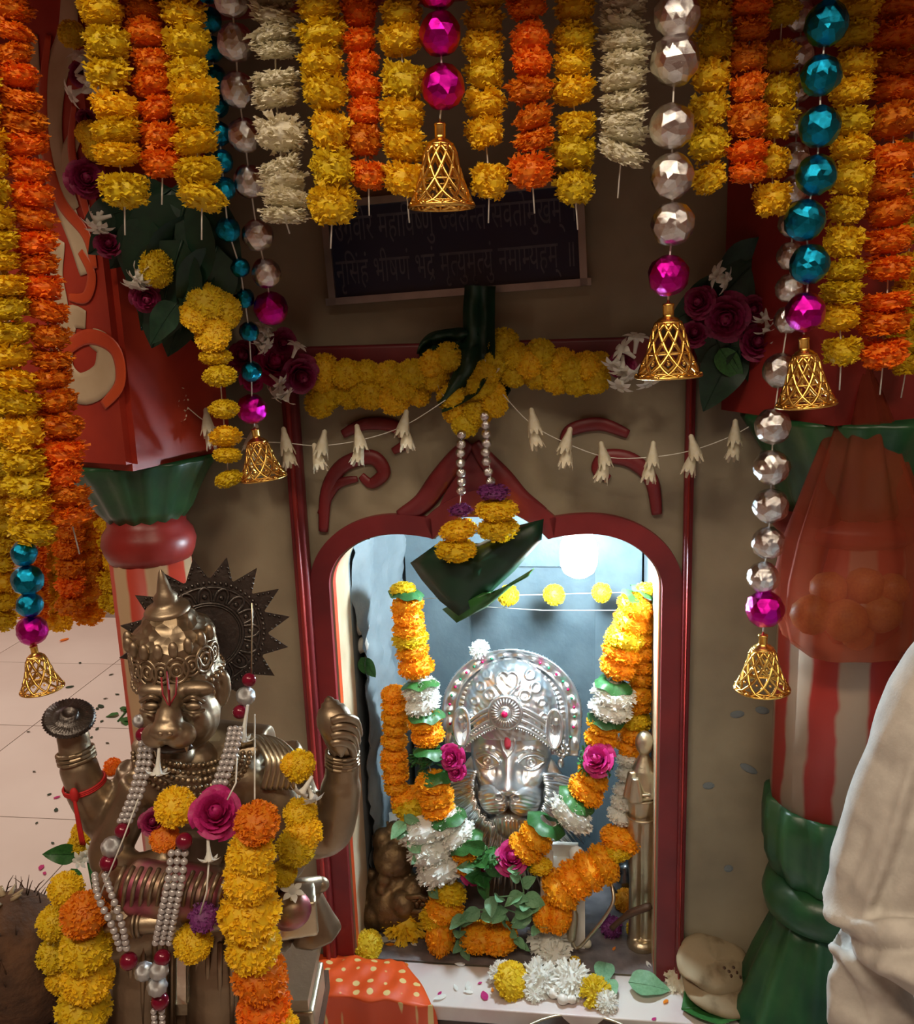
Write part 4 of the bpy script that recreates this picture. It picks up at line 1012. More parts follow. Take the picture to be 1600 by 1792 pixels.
# face
def wid(y): 
    if y > -20: return 70
    return 70 - 14 * min(1, (-20 - y) / 60) - 28 * max(0, (-y - 85) / 65) ** 1.3
def face_in(x, y): return abs(x + 2) < wid(y) and -153 < y < 40 and (y > -125 or ((x + 2) / 38) ** 2 + ((y + 122) / 31) ** 2 < 1)
def face_h(x, y):
    X = x + 3; A = abs(X); w_ = wid(y)
    h = 46 * math.sqrt(max(0, 1 - (X / (w_ * 1.02)) ** 2)) * (1 - .25 * max(0, (-y - 95) / 60)) - 6 * max(0, (-y - 20) / 130)
    h += 22 * G_(A, y, 0, -48, 16, 34) + 18 * G_(A, y, 0, -62, 27, 12)                      # nose bridge and tip
    h += 9 * G_(A, y, 19, -66, 9, 8) - 16 * G_(A, y, 14, -72, 5, 3.8)                       # nostrils
    h -= 9 * G_(A, y, 0, -78, 10, 4)
    e2 = ((A - 29) / 31) ** 2 + ((y + 87) / 26) ** 2                                           # muzzle pads
    if e2 < 1: h += 29 * math.sqrt(1 - e2) + .6 * math.sin((y + .35 * A + .010 * (A - 28) ** 2) * .95)
    h -= 8 * G_(A, 0, 0, 0, 3.0, 1) * (1 / (1 + math.exp((y + 78) * .5))) * (1 / (1 + math.exp(-(y + 112) * .5)))
    my_ = -107 - 9 * (A / 42) ** 1.6 + 4 * G_(A, 0, 0, 0, 9, 1)                                # mouth line
    h -= 14 * math.exp(-((y - my_) / 3.0) ** 2) * (A < 46)
    e3 = (X / 34) ** 2 + ((y + 128) / 25) ** 2                                                 # chin
    if e3 < 1: h += 17 * math.sqrt(1 - e3) + .9 * math.sin(X * .9 + .3 * math.sin(y * .2)) * (y < -116)
    h -= 13 * G_(A, y, 39, -24, 26, 16)                                                          # eye socket
    h -= 10 * G_(A, y, 22, -42, 8, 16)
    ex_ = A - 38; ey = y + 24; t = max(0, 1 - (ex_ / 22) ** 2)
    up_ = 11 * t; lo_ = -10 * t
    if abs(ex_) < 22:
        if lo_ < ey < up_:
            h += 8 * math.sqrt(max(0, 1 - (ex_ / 23) ** 2 - (ey / 13) ** 2))
            rr = math.hypot(ex_, ey - .5); h += 3.2 * math.exp(-((rr - 7) / 1.4) ** 2) + 3.4 * math.exp(-(rr / 2.4) ** 2)
        h += 8 * math.exp(-((ey - up_ - 1.5) / 1.9) ** 2) + 6.5 * math.exp(-((ey - lo_ + 1.5) / 1.9) ** 2)
        h += 3 * math.exp(-((ey - up_ - 8) / 2.0) ** 2)
    h += 5 * math.exp(-((y + 1 + 6 * ((A - 38) / 26) ** 2) / 4.0) ** 2) * G_(A, 0, 38, 0, 18, 1) * (1 + .3 * math.sin(A * .5))   # brow
    h += 7 * G_(A, y, 52, -50, 14, 16)                                                          # cheek
    return h
hf('lion_face', -74, 70, -155, 41, 190, 260, face_h, face_in, M['silvermane'])
# tilak
b = MB()
b.tube([Mk(x, y, face_h(x, y) + 1.0) for x, y in ((-16, 34), (-16, 10), (-12, -2), (-4, -12), (4, -2), (8, 10), (8, 34))], 2.2 * ms, 6)
b.obj('tilak_border', M['silver'], mk, True, mask_base)
b = MB(); b.tube([Mk(-4.5, y, face_h(-4, y) + 1.2) for y in (35, 30, 22, 14, 6, 0)], [.8 * ms, 3.2 * ms, 5.2 * ms, 6 * ms, 6 * ms, 3 * ms], 10, True, .35, up=mz)
b.obj('tilak_mark', M['tilakred'], mk, True, mask_base)
# ears and ear flowers
for sx in (-1, 1):
    b = MB()
    def ear(s_, t, sx=sx):
        a = 2 * PI * s_; r = 1 - t
        return Mk(-5 + sx * (80 + 13 * r * math.cos(a)), 33 + 31 * r * math.sin(a), 28 + 12 * (r ** .5) - 16 * t + sx * 0)
    b.grid(24, 6, ear); b.tube([Mk(-5 + sx * (80 + 13 * math.cos(2 * PI * k / 24)), 33 + 31 * math.sin(2 * PI * k / 24), 36) for k in range(24)], 3.6 * ms, 7, closed=True)
    b.ell(Mk(-5 + sx * 82, 44, 26), (8 * ms, 8 * ms, 8 * ms), None, 10, 7)
    b.tube([Mk(-5 + sx * 80, 60, 20), Mk(-5 + sx * 78, 33, 14), Mk(-5 + sx * 80, 5, 20)], [6 * ms, 14 * ms, 6 * ms], 8)
    b.obj('ear', M['silver'], mk, True, mask_base)
    b = MB(); c_ = Mk(-3 + sx * 90, -5, 18)
    b.ell(c_, 6 * ms, None, 10, 7)
    for k in range(9):
        a = 2 * PI * k / 9; b.ell(c_ + (mx * math.cos(a) + my * math.sin(a)) * 10 * ms, 4.4 * ms, None, 8, 6)
    b.ell(Mk(-3 + sx * 88, -28, 14), (6 * ms, 6 * ms, 10 * ms), None, 8, 6)
    b.obj('ear_flower', M['silver'], mk, True, mask_base)
# mane: locks sweeping down and outwards
b = MB(); R_ = random.Random(5)
for lay in range(3):
    for i in range(120):
        t = (i + R_.random()) / 120; a = 0.42 - t * (PI + .84)
        x0 = 62 * math.cos(a) * (1 if True else 0); y0 = -70 + 66 * math.sin(a)
        ln = (98 - 16 * lay) * (1 - .45 * max(0, math.sin(a))) * R_.uniform(.8, 1.1); dx_ = math.cos(a) * .75; dy_ = math.sin(a) * .75 - .45
        P = []
        for k in range(6):
            f = k / 5; sw_ = 5 * math.sin(f * 4 + i)
            P.append(Mk(-3 + x0 + dx_ * ln * f + sw_ * .5 * -dy_, y0 + dy_ * ln * f + sw_ * .3, 24 + 6 * lay - 22 * f - 8 * lay * f))
        b.tube(P, [2.2 * ms, 3.2 * ms, 3.0 * ms, 2.4 * ms, 1.6 * ms, .4 * ms], 5)
b.ell(Mk(-3, -90, -4), (98 * ms, 12 * ms, 98 * ms), Matrix((mx, mz, my)).transposed(), 28, 14)
b.tube([Mk(-3, -95, -6), Mk(-3, -170, -18), Mk(-3, -190, -20)], [70 * ms, 60 * ms, 55 * ms], 20, True, .25, up=mz)
b.obj('mane', M['silvermane'], mk, True, mask_base)
# stand under the mask
zb_ = Mk(-3, -185, -20)
fl_ = Vector((zb_.x, zb_.y, ZN))
MB().box((zb_ + fl_) / 2, (.10, .03, (zb_.z - ZN) / 2 + .002), WROT).obj('stand', M['nichefloor'], mk, False, fl_)

# ================================================================== GARLANDS IN THE NICHE
def collar_f(s_, t):                       # betel leaves wrapped round the string, seen as a flared wavy cup
    a = 2 * PI * s_; lobe = .5 + .5 * math.cos(3 * a)
    r = .55 + t * (.62 + .22 * lobe); return Vector((r * math.cos(a), r * math.sin(a), -.18 + .50 * t * t + .10 * math.sin(6 * a + 1) * t - .16 * lobe * t))
COLLAR = MB().grid(36, 5, collar_f).mesh('leaf_collar', M['leaf'], True, False)
def rope(label, segs, group='thick garlands on the lion mask'):
    """segs: list of (colour, radius_px, [(px,py,d)...]) runs of flowers threaded along a path; extra kinds L(leaf) R(rose)"""
    f0 = segs[0][2][0]; g = thing('rope_garland', atw(f0[0], f0[1], f0[2]), label, 'garland', group); allp = []
    for c, r, pts in segs:
        P = [atw(x, y, d) for x, y, d in pts]
        if c == 'L':                       # collar of betel leaves
            tg = (P[-1] - P[0]).normalized() if len(P) > 1 else Vector((0, 0, -1))
            s3 = r * .62 * pxm(P[0])
            inst('leaf_collar', COLLAR, g, P[0], Vector((0, 0, 1)).rotation_difference((tg + Vector((random.gauss(0, .12), random.gauss(0, .12), 0))).normalized()) @ Quaternion((0, 0, 1), random.uniform(0, 6)), s3)
            continue
        if c == 'R': rosea(g, P[0], r * 1.1); continue
        c = {'y': 'Y', 'a': 'A'}.get(c, c)
        P = crom(P, 8) if len(P) > 1 else P
        s3 = (1.3 if c == 'W' else 1.12) * r * pxm(P[0]); step = s3 * .70; acc = step
        for i, p in enumerate(P):
            if i: acc += (p - P[i - 1]).length
            if acc >= step or len(P) == 1:
                acc = 0; tg = (P[min(i + 1, len(P) - 1)] - P[max(i - 1, 0)])
                tg = tg.normalized() if tg.length else Vector((0, 0, -1))
                qz = Vector((0, 0, 1)).rotation_difference(-tg) @ rq(.15)
                me_ = random.choice(FL[c]); inst(me_.name.split('.')[0], me_, g, p, qz, s3 * random.uniform(.93, 1.05))
        allp += [P[0], P[-1]]
    thread(g, allp, .0012)
    return g
rope('thick amber garland with white, leaf and rose bands on the side near the shells',
     [('L', 40, [(712, 1036, -.12), (712, 1060, -.12)]), ('y', 22, [(705, 1032, -.12)]), ('a', 28, [(713, 1058, -.12), (716, 1100, -.12)]), ('y', 31, [(718, 1118, -.12)]), ('a', 29, [(722, 1140, -.12), (732, 1180, -.12)]),
      ('L', 42, [(735, 1196, -.12), (740, 1220, -.12)]), ('W', 27, [(736, 1205, -.12), (740, 1232, -.12)]), ('L', 42, [(744, 1248, -.12), (747, 1262, -.12)]), ('a', 29, [(744, 1262, -.12), (752, 1300, -.12)]),
      ('L', 44, [(756, 1312, -.11), (756, 1340, -.11)]), ('g', 30, [(745, 1322, -.11), (752, 1342, -.11)]), ('R', 24, [(792, 1325, -.09)]), ('R', 18, [(800, 1350, -.09)]), ('L', 46, [(764, 1350, -.11), (768, 1380, -.11)]),
      ('a', 30, [(758, 1368, -.10), (768, 1420, -.10)]), ('L', 44, [(784, 1428, -.09), (790, 1450, -.09)]), ('W', 29, [(780, 1440, -.09), (800, 1462, -.09)]), ('L', 44, [(812, 1470, -.08), (820, 1500, -.08)]), ('a', 26, [(816, 1490, -.075), (824, 1525, -.07)]), ('R', 22, [(828, 1530, -.06)])])
rope('amber marigold garland that turns into a thick white run and loops along the niche floor',
     [('a', 23, [(690, 1215, -.15), (692, 1260, -.15), (690, 1320, -.15), (696, 1385, -.14)]), ('y', 31, [(722, 1412, -.12)]), ('a', 30, [(714, 1400, -.13)]), ('y', 28, [(728, 1428, -.11)]),
      ('W', 38, [(742, 1450, -.10), (760, 1490, -.09), (785, 1540, -.08)]), ('y', 29, [(785, 1562, -.07), (782, 1578, -.065)]), ('a', 32, [(778, 1590, -.06)]), ('y', 28, [(765, 1605, -.055)]),
      ('a', 38, [(772, 1636, -.045), (800, 1640, -.04)]), ('a', 32, [(838, 1640, -.04)]), ('a', 32, [(872, 1642, -.04)])])
rope('amber marigold garland with white band and open magenta rose beside the mask crown',
     [('L', 34, [(1112, 1046, -.14), (1100, 1060, -.14)]), ('a', 31, [(1112, 1062, -.14), (1098, 1110, -.14)]), ('y', 33, [(1093, 1118, -.13)]), ('a', 32, [(1088, 1140, -.13), (1078, 1180, -.13)]),
      ('L', 42, [(1074, 1194, -.12), (1072, 1210, -.12)]), ('W', 30, [(1074, 1215, -.12), (1068, 1240, -.12)]), ('L', 42, [(1062, 1256, -.12), (1060, 1270, -.12)]), ('a', 28, [(1058, 1268, -.12), (1050, 1305, -.12)]),
      ('g', 30, [(1030, 1330, -.10), (1062, 1335, -.10)]), ('R', 30, [(1048, 1330, -.075)]), ('a', 31, [(1038, 1360, -.10), (1022, 1390, -.095)]), ('L', 46, [(1012, 1398, -.085), (1000, 1420, -.08)]),
      ('W', 36, [(1000, 1422, -.08), (980, 1440, -.075)]), ('L', 46, [(958, 1440, -.07), (950, 1460, -.07)]), ('a', 32, [(938, 1465, -.065), (915, 1490, -.06)]), ('y', 20, [(945, 1515, -.06)]), ('g', 26, [(858, 1500, -.05)]), ('R', 30, [(895, 1502, -.045)])])
rope('outer amber marigold garland with a thin white run, curling onto the niche floor',
     [('L', 32, [(1128, 1036, -.16), (1118, 1050, -.16)]), ('y', 20, [(1131, 1032, -.16)]), ('a', 26, [(1127, 1070, -.16), (1124, 1150, -.16), (1116, 1240, -.16)]), ('y', 27, [(1114, 1262, -.15)]), ('a', 28, [(1112, 1285, -.15), (1108, 1305, -.15)]),
      ('W', 21, [(1104, 1330, -.14), (1096, 1390, -.12), (1084, 1440, -.11)]), ('a', 34, [(1085, 1470, -.09), (1078, 1485, -.085)]), ('y', 26, [(1080, 1492, -.07)]), ('a', 36, [(1056, 1512, -.065), (1020, 1530, -.055), (985, 1555, -.05), (965, 1568, -.05)]), ('a', 28, [(955, 1600, -.04), (985, 1605, -.035)])])
# threads with three yellow blooms across the back slab
g = thing('flower_thread', atw(735, 1045, -.30), 'thread with three small yellow blooms stretched across the niche back', 'garland')
for x, y, r in [(890, 1042, 20), (970, 1041, 20), (1053, 1037, 18)]: head(g, 'y', atw(x, y, -.30), r)
thread(g, [atw(735, 1048, -.30), atw(890, 1042, -.30), atw(1115, 1036, -.30)]); thread(g, [atw(850, 1062, -.30), atw(950, 1068, -.30), atw(1100, 1068, -.30)])
o = head(None, 'c', Mk(-58, 158, 4), 20); tag(o, 'single white chrysanthemum on top of the mask plate', 'flower'); o.name = 'chrysanthemum'

# ================================================================== THINGS ON THE NICHE FLOOR AND LEDGE
def lone(me_, px, pyb, r, label, zs=ZN, k=.8, name=None, group=None, up=None, lift=.62, cat='flower'):
    p = atz(px, pyb, zs); s3 = r * pxm(p); p = p + Vector((0, 0, s3 * lift))
    v = (up or ((C - p).normalized() + Vector((random.gauss(0, .2), 0, .3)))).normalized()
    o = inst(name or me_.name.split('.')[0], me_, None, p, Vector((0, 0, 1)).rotation_difference(v) @ Quaternion((0, 0, 1), random.uniform(0, 6)), (s3, s3, s3 * k))
    return tag(o, label, cat, group)
GOF = 'loose offering blooms before the lion mask'
lone(FL['Y'][0], 645, 1668, 27, 'single yellow marigold against the foot of the left niche jamb', group=GOF)
lone(FL['k'][0], 710, 1636, 44, 'shaggy yellow chrysanthemum in front of the old brass idol', group=GOF)
lone(ROSE, 672, 1622, 16, 'small magenta rose bud between brass idol and yellow marigold', group=GOF)
lone(FL['A'][1], 1096, 1588, 22, 'amber marigold beside the brass standing figure', group=GOF)
lone(FL['Y'][1], 1122, 1642, 26, 'yellow marigold lying at the foot of the right niche jamb', group=GOF)
lone(FL['p'][0], 1070, 1635, 22, 'purple thistle like bloom on the dark niche floor', group=GOF, k=1.3)
lone(FL['c'][0], 963, 1668, 42, 'big white chrysanthemum at the niche edge, topmost of the white heap', group=GOF)
lone(FL['c'][1], 945, 1732, 36, 'white chrysanthemum on the ledge between two yellow blooms', ZN - .003, group=GOF)
lone(FL['c'][0], 1000, 1735, 38, 'white chrysanthemum on the ledge touching the white stone chip', ZN - .003, group=GOF)
lone(FL['c'][1], 880, 1720, 26, 'small white chrysanthemum tucked behind the round yellow bloom on the ledge', ZN - .003, group=GOF)
lone(FL['Y'][2], 897, 1735, 34, 'round yellow bloom on the white marble ledge', ZN - .003, group=GOF)
lone(FL['k'][1], 1042, 1752, 30, 'ragged orange yellow bloom at the front edge of the ledge', ZN - .003, group=GOF)
lone(FL['c'][0], 1062, 1765, 22, 'dull white chrysanthemum under the ragged orange yellow bloom', ZN - .003, group=GOF)
lone(FL['c'][1], 870, 1565, 44, 'cream chrysanthemum half hidden by tulsi leaves under the roses', group=GOF, lift=1.0)
lone(FL['c'][0], 935, 1748, 18, 'tiny white bloom at the front edge of the ledge', ZN - .003, group=GOF)
lone(FL['c'][0], 970, 1690, 30, 'white chrysanthemum hanging over the niche sill', group=GOF)
lone(FL['Y'][3], 1006, 1690, 11, 'tiny yellow bloom on the niche sill beside the peeled garlic clove', group=GOF)
# white stone chips, marble stool, garlic
def lump(name, pts, label, cat, m, vox=.003, sm=4, group=None):
    b = MB()
    for c_, r_ in pts: b.ell(c_, r_, None, 14, 10)
    o = b.obj(name, m, None, True, min((p for p, _ in pts), key=lambda p: p.z)); remesh(o, vox, sm); return tag(o, label, cat, group)
s4 = pxm(atz(985, 1750, ZN)); f = lambda x, y, dz=0: atz(x, y, ZN) + Vector((0, 0, dz))
lump('stone_chip', [(f(968, 1745, .008), .010), (f(985, 1755, .008), .011), (f(1002, 1755, .008), .009), (f(966, 1735, .014), .006)], 'white curved stone chip at the front of the ledge', 'stone', M['whitestone'])
lump('garlic_clove', [(f(1018, 1655, .009), .011), (f(1028, 1658, .009), .010)], 'pale garlic like clove on the dark niche sill', 'clove', M['cream_fl'])
pm = atw(985, 1500, -.10); b = MB(); s4 = pxm(pm)
msr = thing('marble_stool', Vector((pm.x, pm.y, ZN)), 'small carved white marble stool with raised arms behind the marigold rope', 'stool')
zt_ = atw(985, 1510, -.10).z
b.box(Vector((pm.x, pm.y, (ZN + zt_) / 2)), (.045, .035, (zt_ - ZN) / 2 - .001), WROT); b.obj('seat_block', M['whitestone'], msr, False, Vector((pm.x, pm.y, ZN)))
for x in (-.034, .028):
    MB().tube([Vector((pm.x + x, pm.y + .035, zt_ - .002)), Vector((pm.x + x, pm.y, zt_ + .022)), Vector((pm.x + x, pm.y - .035, zt_ - .002))], [.010, .016, .010], 10).obj('arm', M['whitestone'], msr, True, pm)
MB().box(Vector((pm.x, pm.y + .03, zt_ + .01)), (.036, .006, .016), WROT).obj('back_rest', M['whitestone'], msr, False, pm)
o = MB().ell((0, 0, 0), (.045, .035, .045), None, 20, 14).obj('marble_dome', M['whitestone']); p = atw(680, 1455, -.24); o.location = p; tag(o, 'smooth white dome stone behind the old brass idol', 'stone')
ob_ = MB().box(Vector((p.x, p.y, (p.z - .03 + ZN) / 2)), (.03, .025, (p.z - .03 - ZN) / 2), WROT).obj('dome_foot', M['nichefloor'], o, False, p)
# old brass idol (lumpy seated figure with trunk and crown)
def Q(x, y, d): return atw(x, y, d)
d0 = -.13
idl = thing('brass_idol', Vector((Q(695, 1600, d0).x, Q(695, 1600, d0).y, ZN)), 'dark worn brass seated idol with offerings in the corner of the niche', 'idol')
b = MB(); s4 = pxm(Q(690, 1540, d0))
for x, y, d, r in [(690, 1500, d0, 38), (705, 1475, d0 - .02, 32), (672, 1470, d0 - .01, 22), (725, 1490, d0, 20), (690, 1545, d0, 40), (665, 1560, d0 + .02, 26), (725, 1560, d0 + .02, 30), (690, 1585, d0 + .02, 48), (655, 1600, d0 + .04, 26), (735, 1590, d0 + .03, 26), (705, 1580, d0 + .05, 24), (680, 1520, d0 + .035, 15), (672, 1540, d0 + .04, 12), (668, 1556, d0 + .045, 10), (745, 1560, d0, 16), (750, 1530, d0, 10), (650, 1530, d0, 12), (690, 1450, d0 - .02, 14)]:
    b.ell(Q(x, y, d), r * s4, None, 12, 8)
b.tube([Q(640, 1575, d0 + .03), Q(655, 1610, d0 + .05), Q(690, 1600, d0 + .06)], [14 * s4, 16 * s4, 12 * s4], 8)
b.lathe([(.055, ZN), (.055, ZN + .02), (.045, ZN + .05)], (Q(690, 1585, d0).x, Q(690, 1585, d0).y, 0), 20)
o = b.obj('figure', M['brassold'], idl, True, Q(690, 1585, d0)); remesh(o, .0035, 2)
b = MB()
for k in range(9): a = PI * k / 8; b.tube([Q(697 + 38 * math.cos(a), 1480 - 34 * math.sin(a), d0 - .03), Q(697 + 50 * math.cos(a), 1480 - 46 * math.sin(a), d0 - .03)], [6 * s4, 2 * s4], 6)
b.ell(Q(697, 1480, d0 - .035), (42 * s4, 6 * s4, 42 * s4), None, 18, 10); b.obj('halo', M['brassold'], idl, True, Q(697, 1480, d0))
b = MB()
for k in range(7): b.box(Q(712 + 6 * k, 1575 + (k % 2) * 8, d0 + .06), (.004, .003, .007), Matrix.Rotation(k, 3, 'Y'))
b.tube([Q(705, 1572, d0 + .06), Q(735, 1568, d0 + .06), Q(752, 1578, d0 + .06)], 5 * s4, 8); b.tube([Q(705, 1592, d0 + .06), Q(735, 1595, d0 + .06), Q(750, 1590, d0 + .06)], 5 * s4, 8)
b.obj('ornament', M['brassold'], idl, True, Q(730, 1580, d0))
# tulsi sprig beside it and the heap of tulsi leaves
def sprig(label, stems, kind, cnt, size, spread, d):
    x, y = stems[0][0]; g = thing('tulsi_sprig', atw(x, y, d), label, 'leaves', 'tulsi sprigs in the niche')
    for st in stems:
        P = crom([atw(x, y, d + random.uniform(-.005, .01)) for x, y in st], 5); MB().tube(P, .0016, 5).obj('stem', M['leafpale'], g, True, P[0])
        for i in range(cnt):
            p = P[int((i + .5) / cnt * (len(P) - 1))]
            dv = Vector((random.uniform(-1, 1), random.uniform(-1.0, -.2), random.uniform(-.5, .7)))
            leafat(g, p, p + dv, size * random.uniform(.7, 1.2), kind, random.uniform(-.9, .9))
    return g
sprig('tulsi sprig with one big round leaf leaning on the brass idol', [[(708, 1425), (712, 1450), (735, 1480), (745, 1520), (760, 1560)]], 'pale', 9, 34, 1, -.07)
leafat(COL.objects['tulsi_sprig'], atw(712, 1472, -.06), atw(748, 1484, -.06), 44, 'pale')
sprig('heap of pale tulsi leaves spilling over the amber garland below the roses', [[(905, 1520), (915, 1550), (920, 1590)], [(840, 1600), (880, 1590), (930, 1610)], [(870, 1600), (895, 1630), (908, 1655)], [(810, 1605), (840, 1592), (870, 1600)], [(920, 1575), (930, 1600), (945, 1625)], [(808, 1615), (804, 1640), (812, 1655)], [(855, 1570), (890, 1568), (918, 1562)]], 'pale', 5, 34, 1, -.03)
sprig('dark leaf collar under the roses at the front of the mask', [[(850, 1480), (840, 1520), (850, 1550)], [(900, 1520), (860, 1530), (830, 1540)]], 'leaf', 5, 44, 1, -.045)
# loose leaves
for x, y, tx, ty, s5, L in [(1060, 1690, 1055, 1720, 52, 'pale loose leaf lying over the niche sill'), (1100, 1725, 1165, 1732, 72, 'pale loose leaf flat on the marble ledge near the bread'), (1065, 1720, 1075, 1750, 40, 'curled green leaf beside the ragged orange bloom')]:
    p = atz(x, y, ZN + .006); t_ = atz(tx, ty, ZN + .006); d = (t_ - p).normalized(); zz = Vector((0, -.25, 1)); zz = (zz - d * zz.dot(d)).normalized()
    o = inst('loose_leaf', LEAF['pale'], None, p + Vector((0, 0, .008)), Matrix((d.cross(zz), d, zz)).transposed().to_quaternion(), s5 * pxm(p)); tag(o, L, 'leaf')
# petals and crumbs scattered on the ledge
pet = MB().grid(3, 4, lambda s_, t: Vector(((s_ - .5) * .5 * math.sin(PI * (t * .8 + .15)), t - .5, .12 * (s_ - .5) ** 2 + .08 * t * t))).mesh('petal', M['white_fl'], True, False)
petr = MB().grid(3, 4, lambda s_, t: Vector(((s_ - .5) * .6 * math.sin(PI * (t * .8 + .15)), t - .5, .12 * (s_ - .5) ** 2))).mesh('petal', M['rose'], True, False)
pety = MB().grid(3, 4, lambda s_, t: Vector(((s_ - .5) * .5 * math.sin(PI * (t * .8 + .15)), t - .5, .1 * t))).mesh('petal', M['orange'], True, False)
GP = 'loose petals scattered on the ledge'
for me_, L, pts in [(pet, 'loose white petal lying on the ledge or niche floor', [(680, 1645, 34), (688, 1648, 20), (725, 1655, 14), (798, 1730, 15), (820, 1728, 22), (820, 1738, 16), (770, 1748, 24), (622, 1688, 18), (805, 1690, 18), (1135, 1690, 16)]),
                     (petr, 'loose magenta petal lying on the ledge or niche floor', [(848, 1744, 22), (1150, 1678, 16), (622, 1702, 12), (840, 1722, 8), (1145, 1785, 10), (770, 1740, 10)]),
                     (pety, 'loose orange petal lying on the ledge or niche floor', [(675, 1688, 12), (712, 1690, 10), (1165, 1755, 14), (682, 1655, 16), (1075, 1662, 10), (862, 1734, 10)])]:
    for x, y, s5 in pts:
        p = atz(x, y, (ZN if y < 1680 else ZN - .003)) + Vector((0, 0, .0025)); o = inst('petal', me_, None, p, Quaternion((0, 0, 1), random.uniform(0, 6)), s5 * pxm(p)); tag(o, L, 'petal', GP)
# brass standing figure with folded hands at the right jamb
d1 = -.09
bf = thing('brass_figure', Vector((Q(1125, 1560, d1).x, Q(1125, 1560, d1).y, ZN)), 'slim brass standing figure with folded hands by the right niche jamb', 'statue')
s4 = pxm(Q(1125, 1400, d1)); b = MB()
b.ell(Q(1128, 1300, d1), (16 * s4, 16 * s4, 22 * s4), None, 14, 10); b.tube([Q(1128, 1320, d1), Q(1126, 1345, d1), Q(1124, 1400, d1), Q(1122, 1430, d1)], [8 * s4, 22 * s4, 26 * s4, 20 * s4], 14)
b.tube([Q(1108, 1350, d1 + .01), Q(1100, 1395, d1 + .02), Q(1108, 1400, d1 + .03), Q(1112, 1362, d1 + .035)], [9 * s4, 10 * s4, 9 * s4, 6 * s4], 10)
b.tube([Q(1140, 1350, d1 + .01), Q(1140, 1395, d1 + .02), Q(1118, 1400, d1 + .03), Q(1113, 1362, d1 + .035)], [9 * s4, 10 * s4, 9 * s4, 6 * s4], 10)
for x in (1114, 1134): b.tube([Q(x, 1425, d1), Q(x - 2, 1480, d1), Q(x - 2, 1540, d1), Vector((Q(x - 2, 1560, d1).x, Q(x - 2, 1560, d1).y, ZN + .01))], [15 * s4, 15 * s4, 11 * s4, 12 * s4], 12)
b.lathe([(.032, ZN), (.032, ZN + .012), (.025, ZN + .02)], (Q(1125, 1560, d1).x, Q(1125, 1560, d1).y, 0), 18)
o = b.obj('figure', M['palemetal'], bf, True, Q(1125, 1560, d1)); remesh(o, .0025, 2)
for y in (1378, 1392, 1425): MB().tube([Q(1124 + 27 * math.cos(a), y, d1) + WN * (27 * s4 * math.sin(a)) for a in [2 * PI * k / 20 for k in range(20)]], 2.5 * s4, 6, closed=True).obj('sash_ring', M['palemetal'], bf, True, Q(1125, y, d1))
# small brass bits, twig and curved bracelet
b = MB().tube(crom([Q(1000, 1640, -.04), Q(1010, 1660, -.035), Q(1035, 1635, -.03), Q(1062, 1600, -.03), Q(1074, 1575, -.04), Q(1070, 1545, -.06)], 6), .0035, 8)
o = b.obj('silver_hook', M['palemetal'], None, True, Q(1010, 1660, -.04)); tag(o, 'thin curved pale metal hook standing among the amber garland end', 'hook')
b = MB().tube(crom([Q(998, 1565, -.06), Q(1004, 1600, -.05), Q(1000, 1648, -.04)], 6), [.007] * 6 + [.010] * 6 + [.005], 8)
o = b.obj('brass_lamp_stem', M['palemetal'], None, True, Q(1000, 1648, -.04)); tag(o, 'worn pale brass stem standing behind the white chrysanthemums', 'lamp stem')
b = MB().tube(crom([Q(1070, 1625, -.05), Q(1100, 1600, -.05), Q(1140, 1585, -.05)], 5), [.006] * 5 + [.008] * 5 + [.006], 7)
o = b.obj('twig', M['wood'], None, True, Q(1100, 1610, -.05)); tag(o, 'short dark twig between the purple bloom and the brass figure', 'twig')
b = MB(); pv = atz(1095, 1560, ZN); b.lathe([(.018, 0), (.024, .01), (.03, .03), (.026, .05), (.018, .056), (.024, .07)], pv, 24); o = b.obj('dark_pot', M['rim'], None, True, pv); tag(o, 'small dark metal pot behind the amber marigold near the brass figure', 'pot')
# conch shells on the left rock face
for x, y, r, L in [(630, 1095, 17, 'upper white shell resting on the rough left wall of the niche'), (632, 1130, 14, 'lower white shell resting on the rough left wall of the niche')]:
    p = Q(x, y, -.17); s4 = r * pxm(p)
    b = MB().lathe([(.0, -1.6), (.35, -1.2), (.8, -.4), (1, 0), (.85, .5), (.6, .8), (.5, 1.0), (.3, 1.2), (.2, 1.4), (0, 1.6)], n=18, mod=lambda a, z_: 1 + .08 * math.sin(3 * z_ * 4 + a))
    o = b.obj('shell', M['whitestone']); o.location = p; o.scale = (s4, s4, s4); o.rotation_euler = (.3, .5, 0); tag(o, L, 'shell')
o = leafat(None, Q(632, 1150, -.14), Q(655, 1185, -.14), 46, 'leaf', .3, 'loose_leaf'); tag(o, 'green leaf stuck on the left niche wall under the shells', 'leaf')

# ================================================================== BRONZE STATUE IN FRONT
YS = 1.05
def T(x, y, dy=0.0): return at(x, y, YS + dy)
ss = pxm(T(320, 1400))
TABLE = .50
base = T(330, 1780); base.z = TABLE
stt = thing('bronze_statue', base, 'four armed bronze lion headed statue with spiked halo, draped in garlands', 'statue')
def bpart(name, m, b, vox=None, sm=3, smooth=True, parent=None):
    o = b.obj(name, m, parent or stt, smooth, base)
    if vox: remesh(o, vox, sm)
    return o
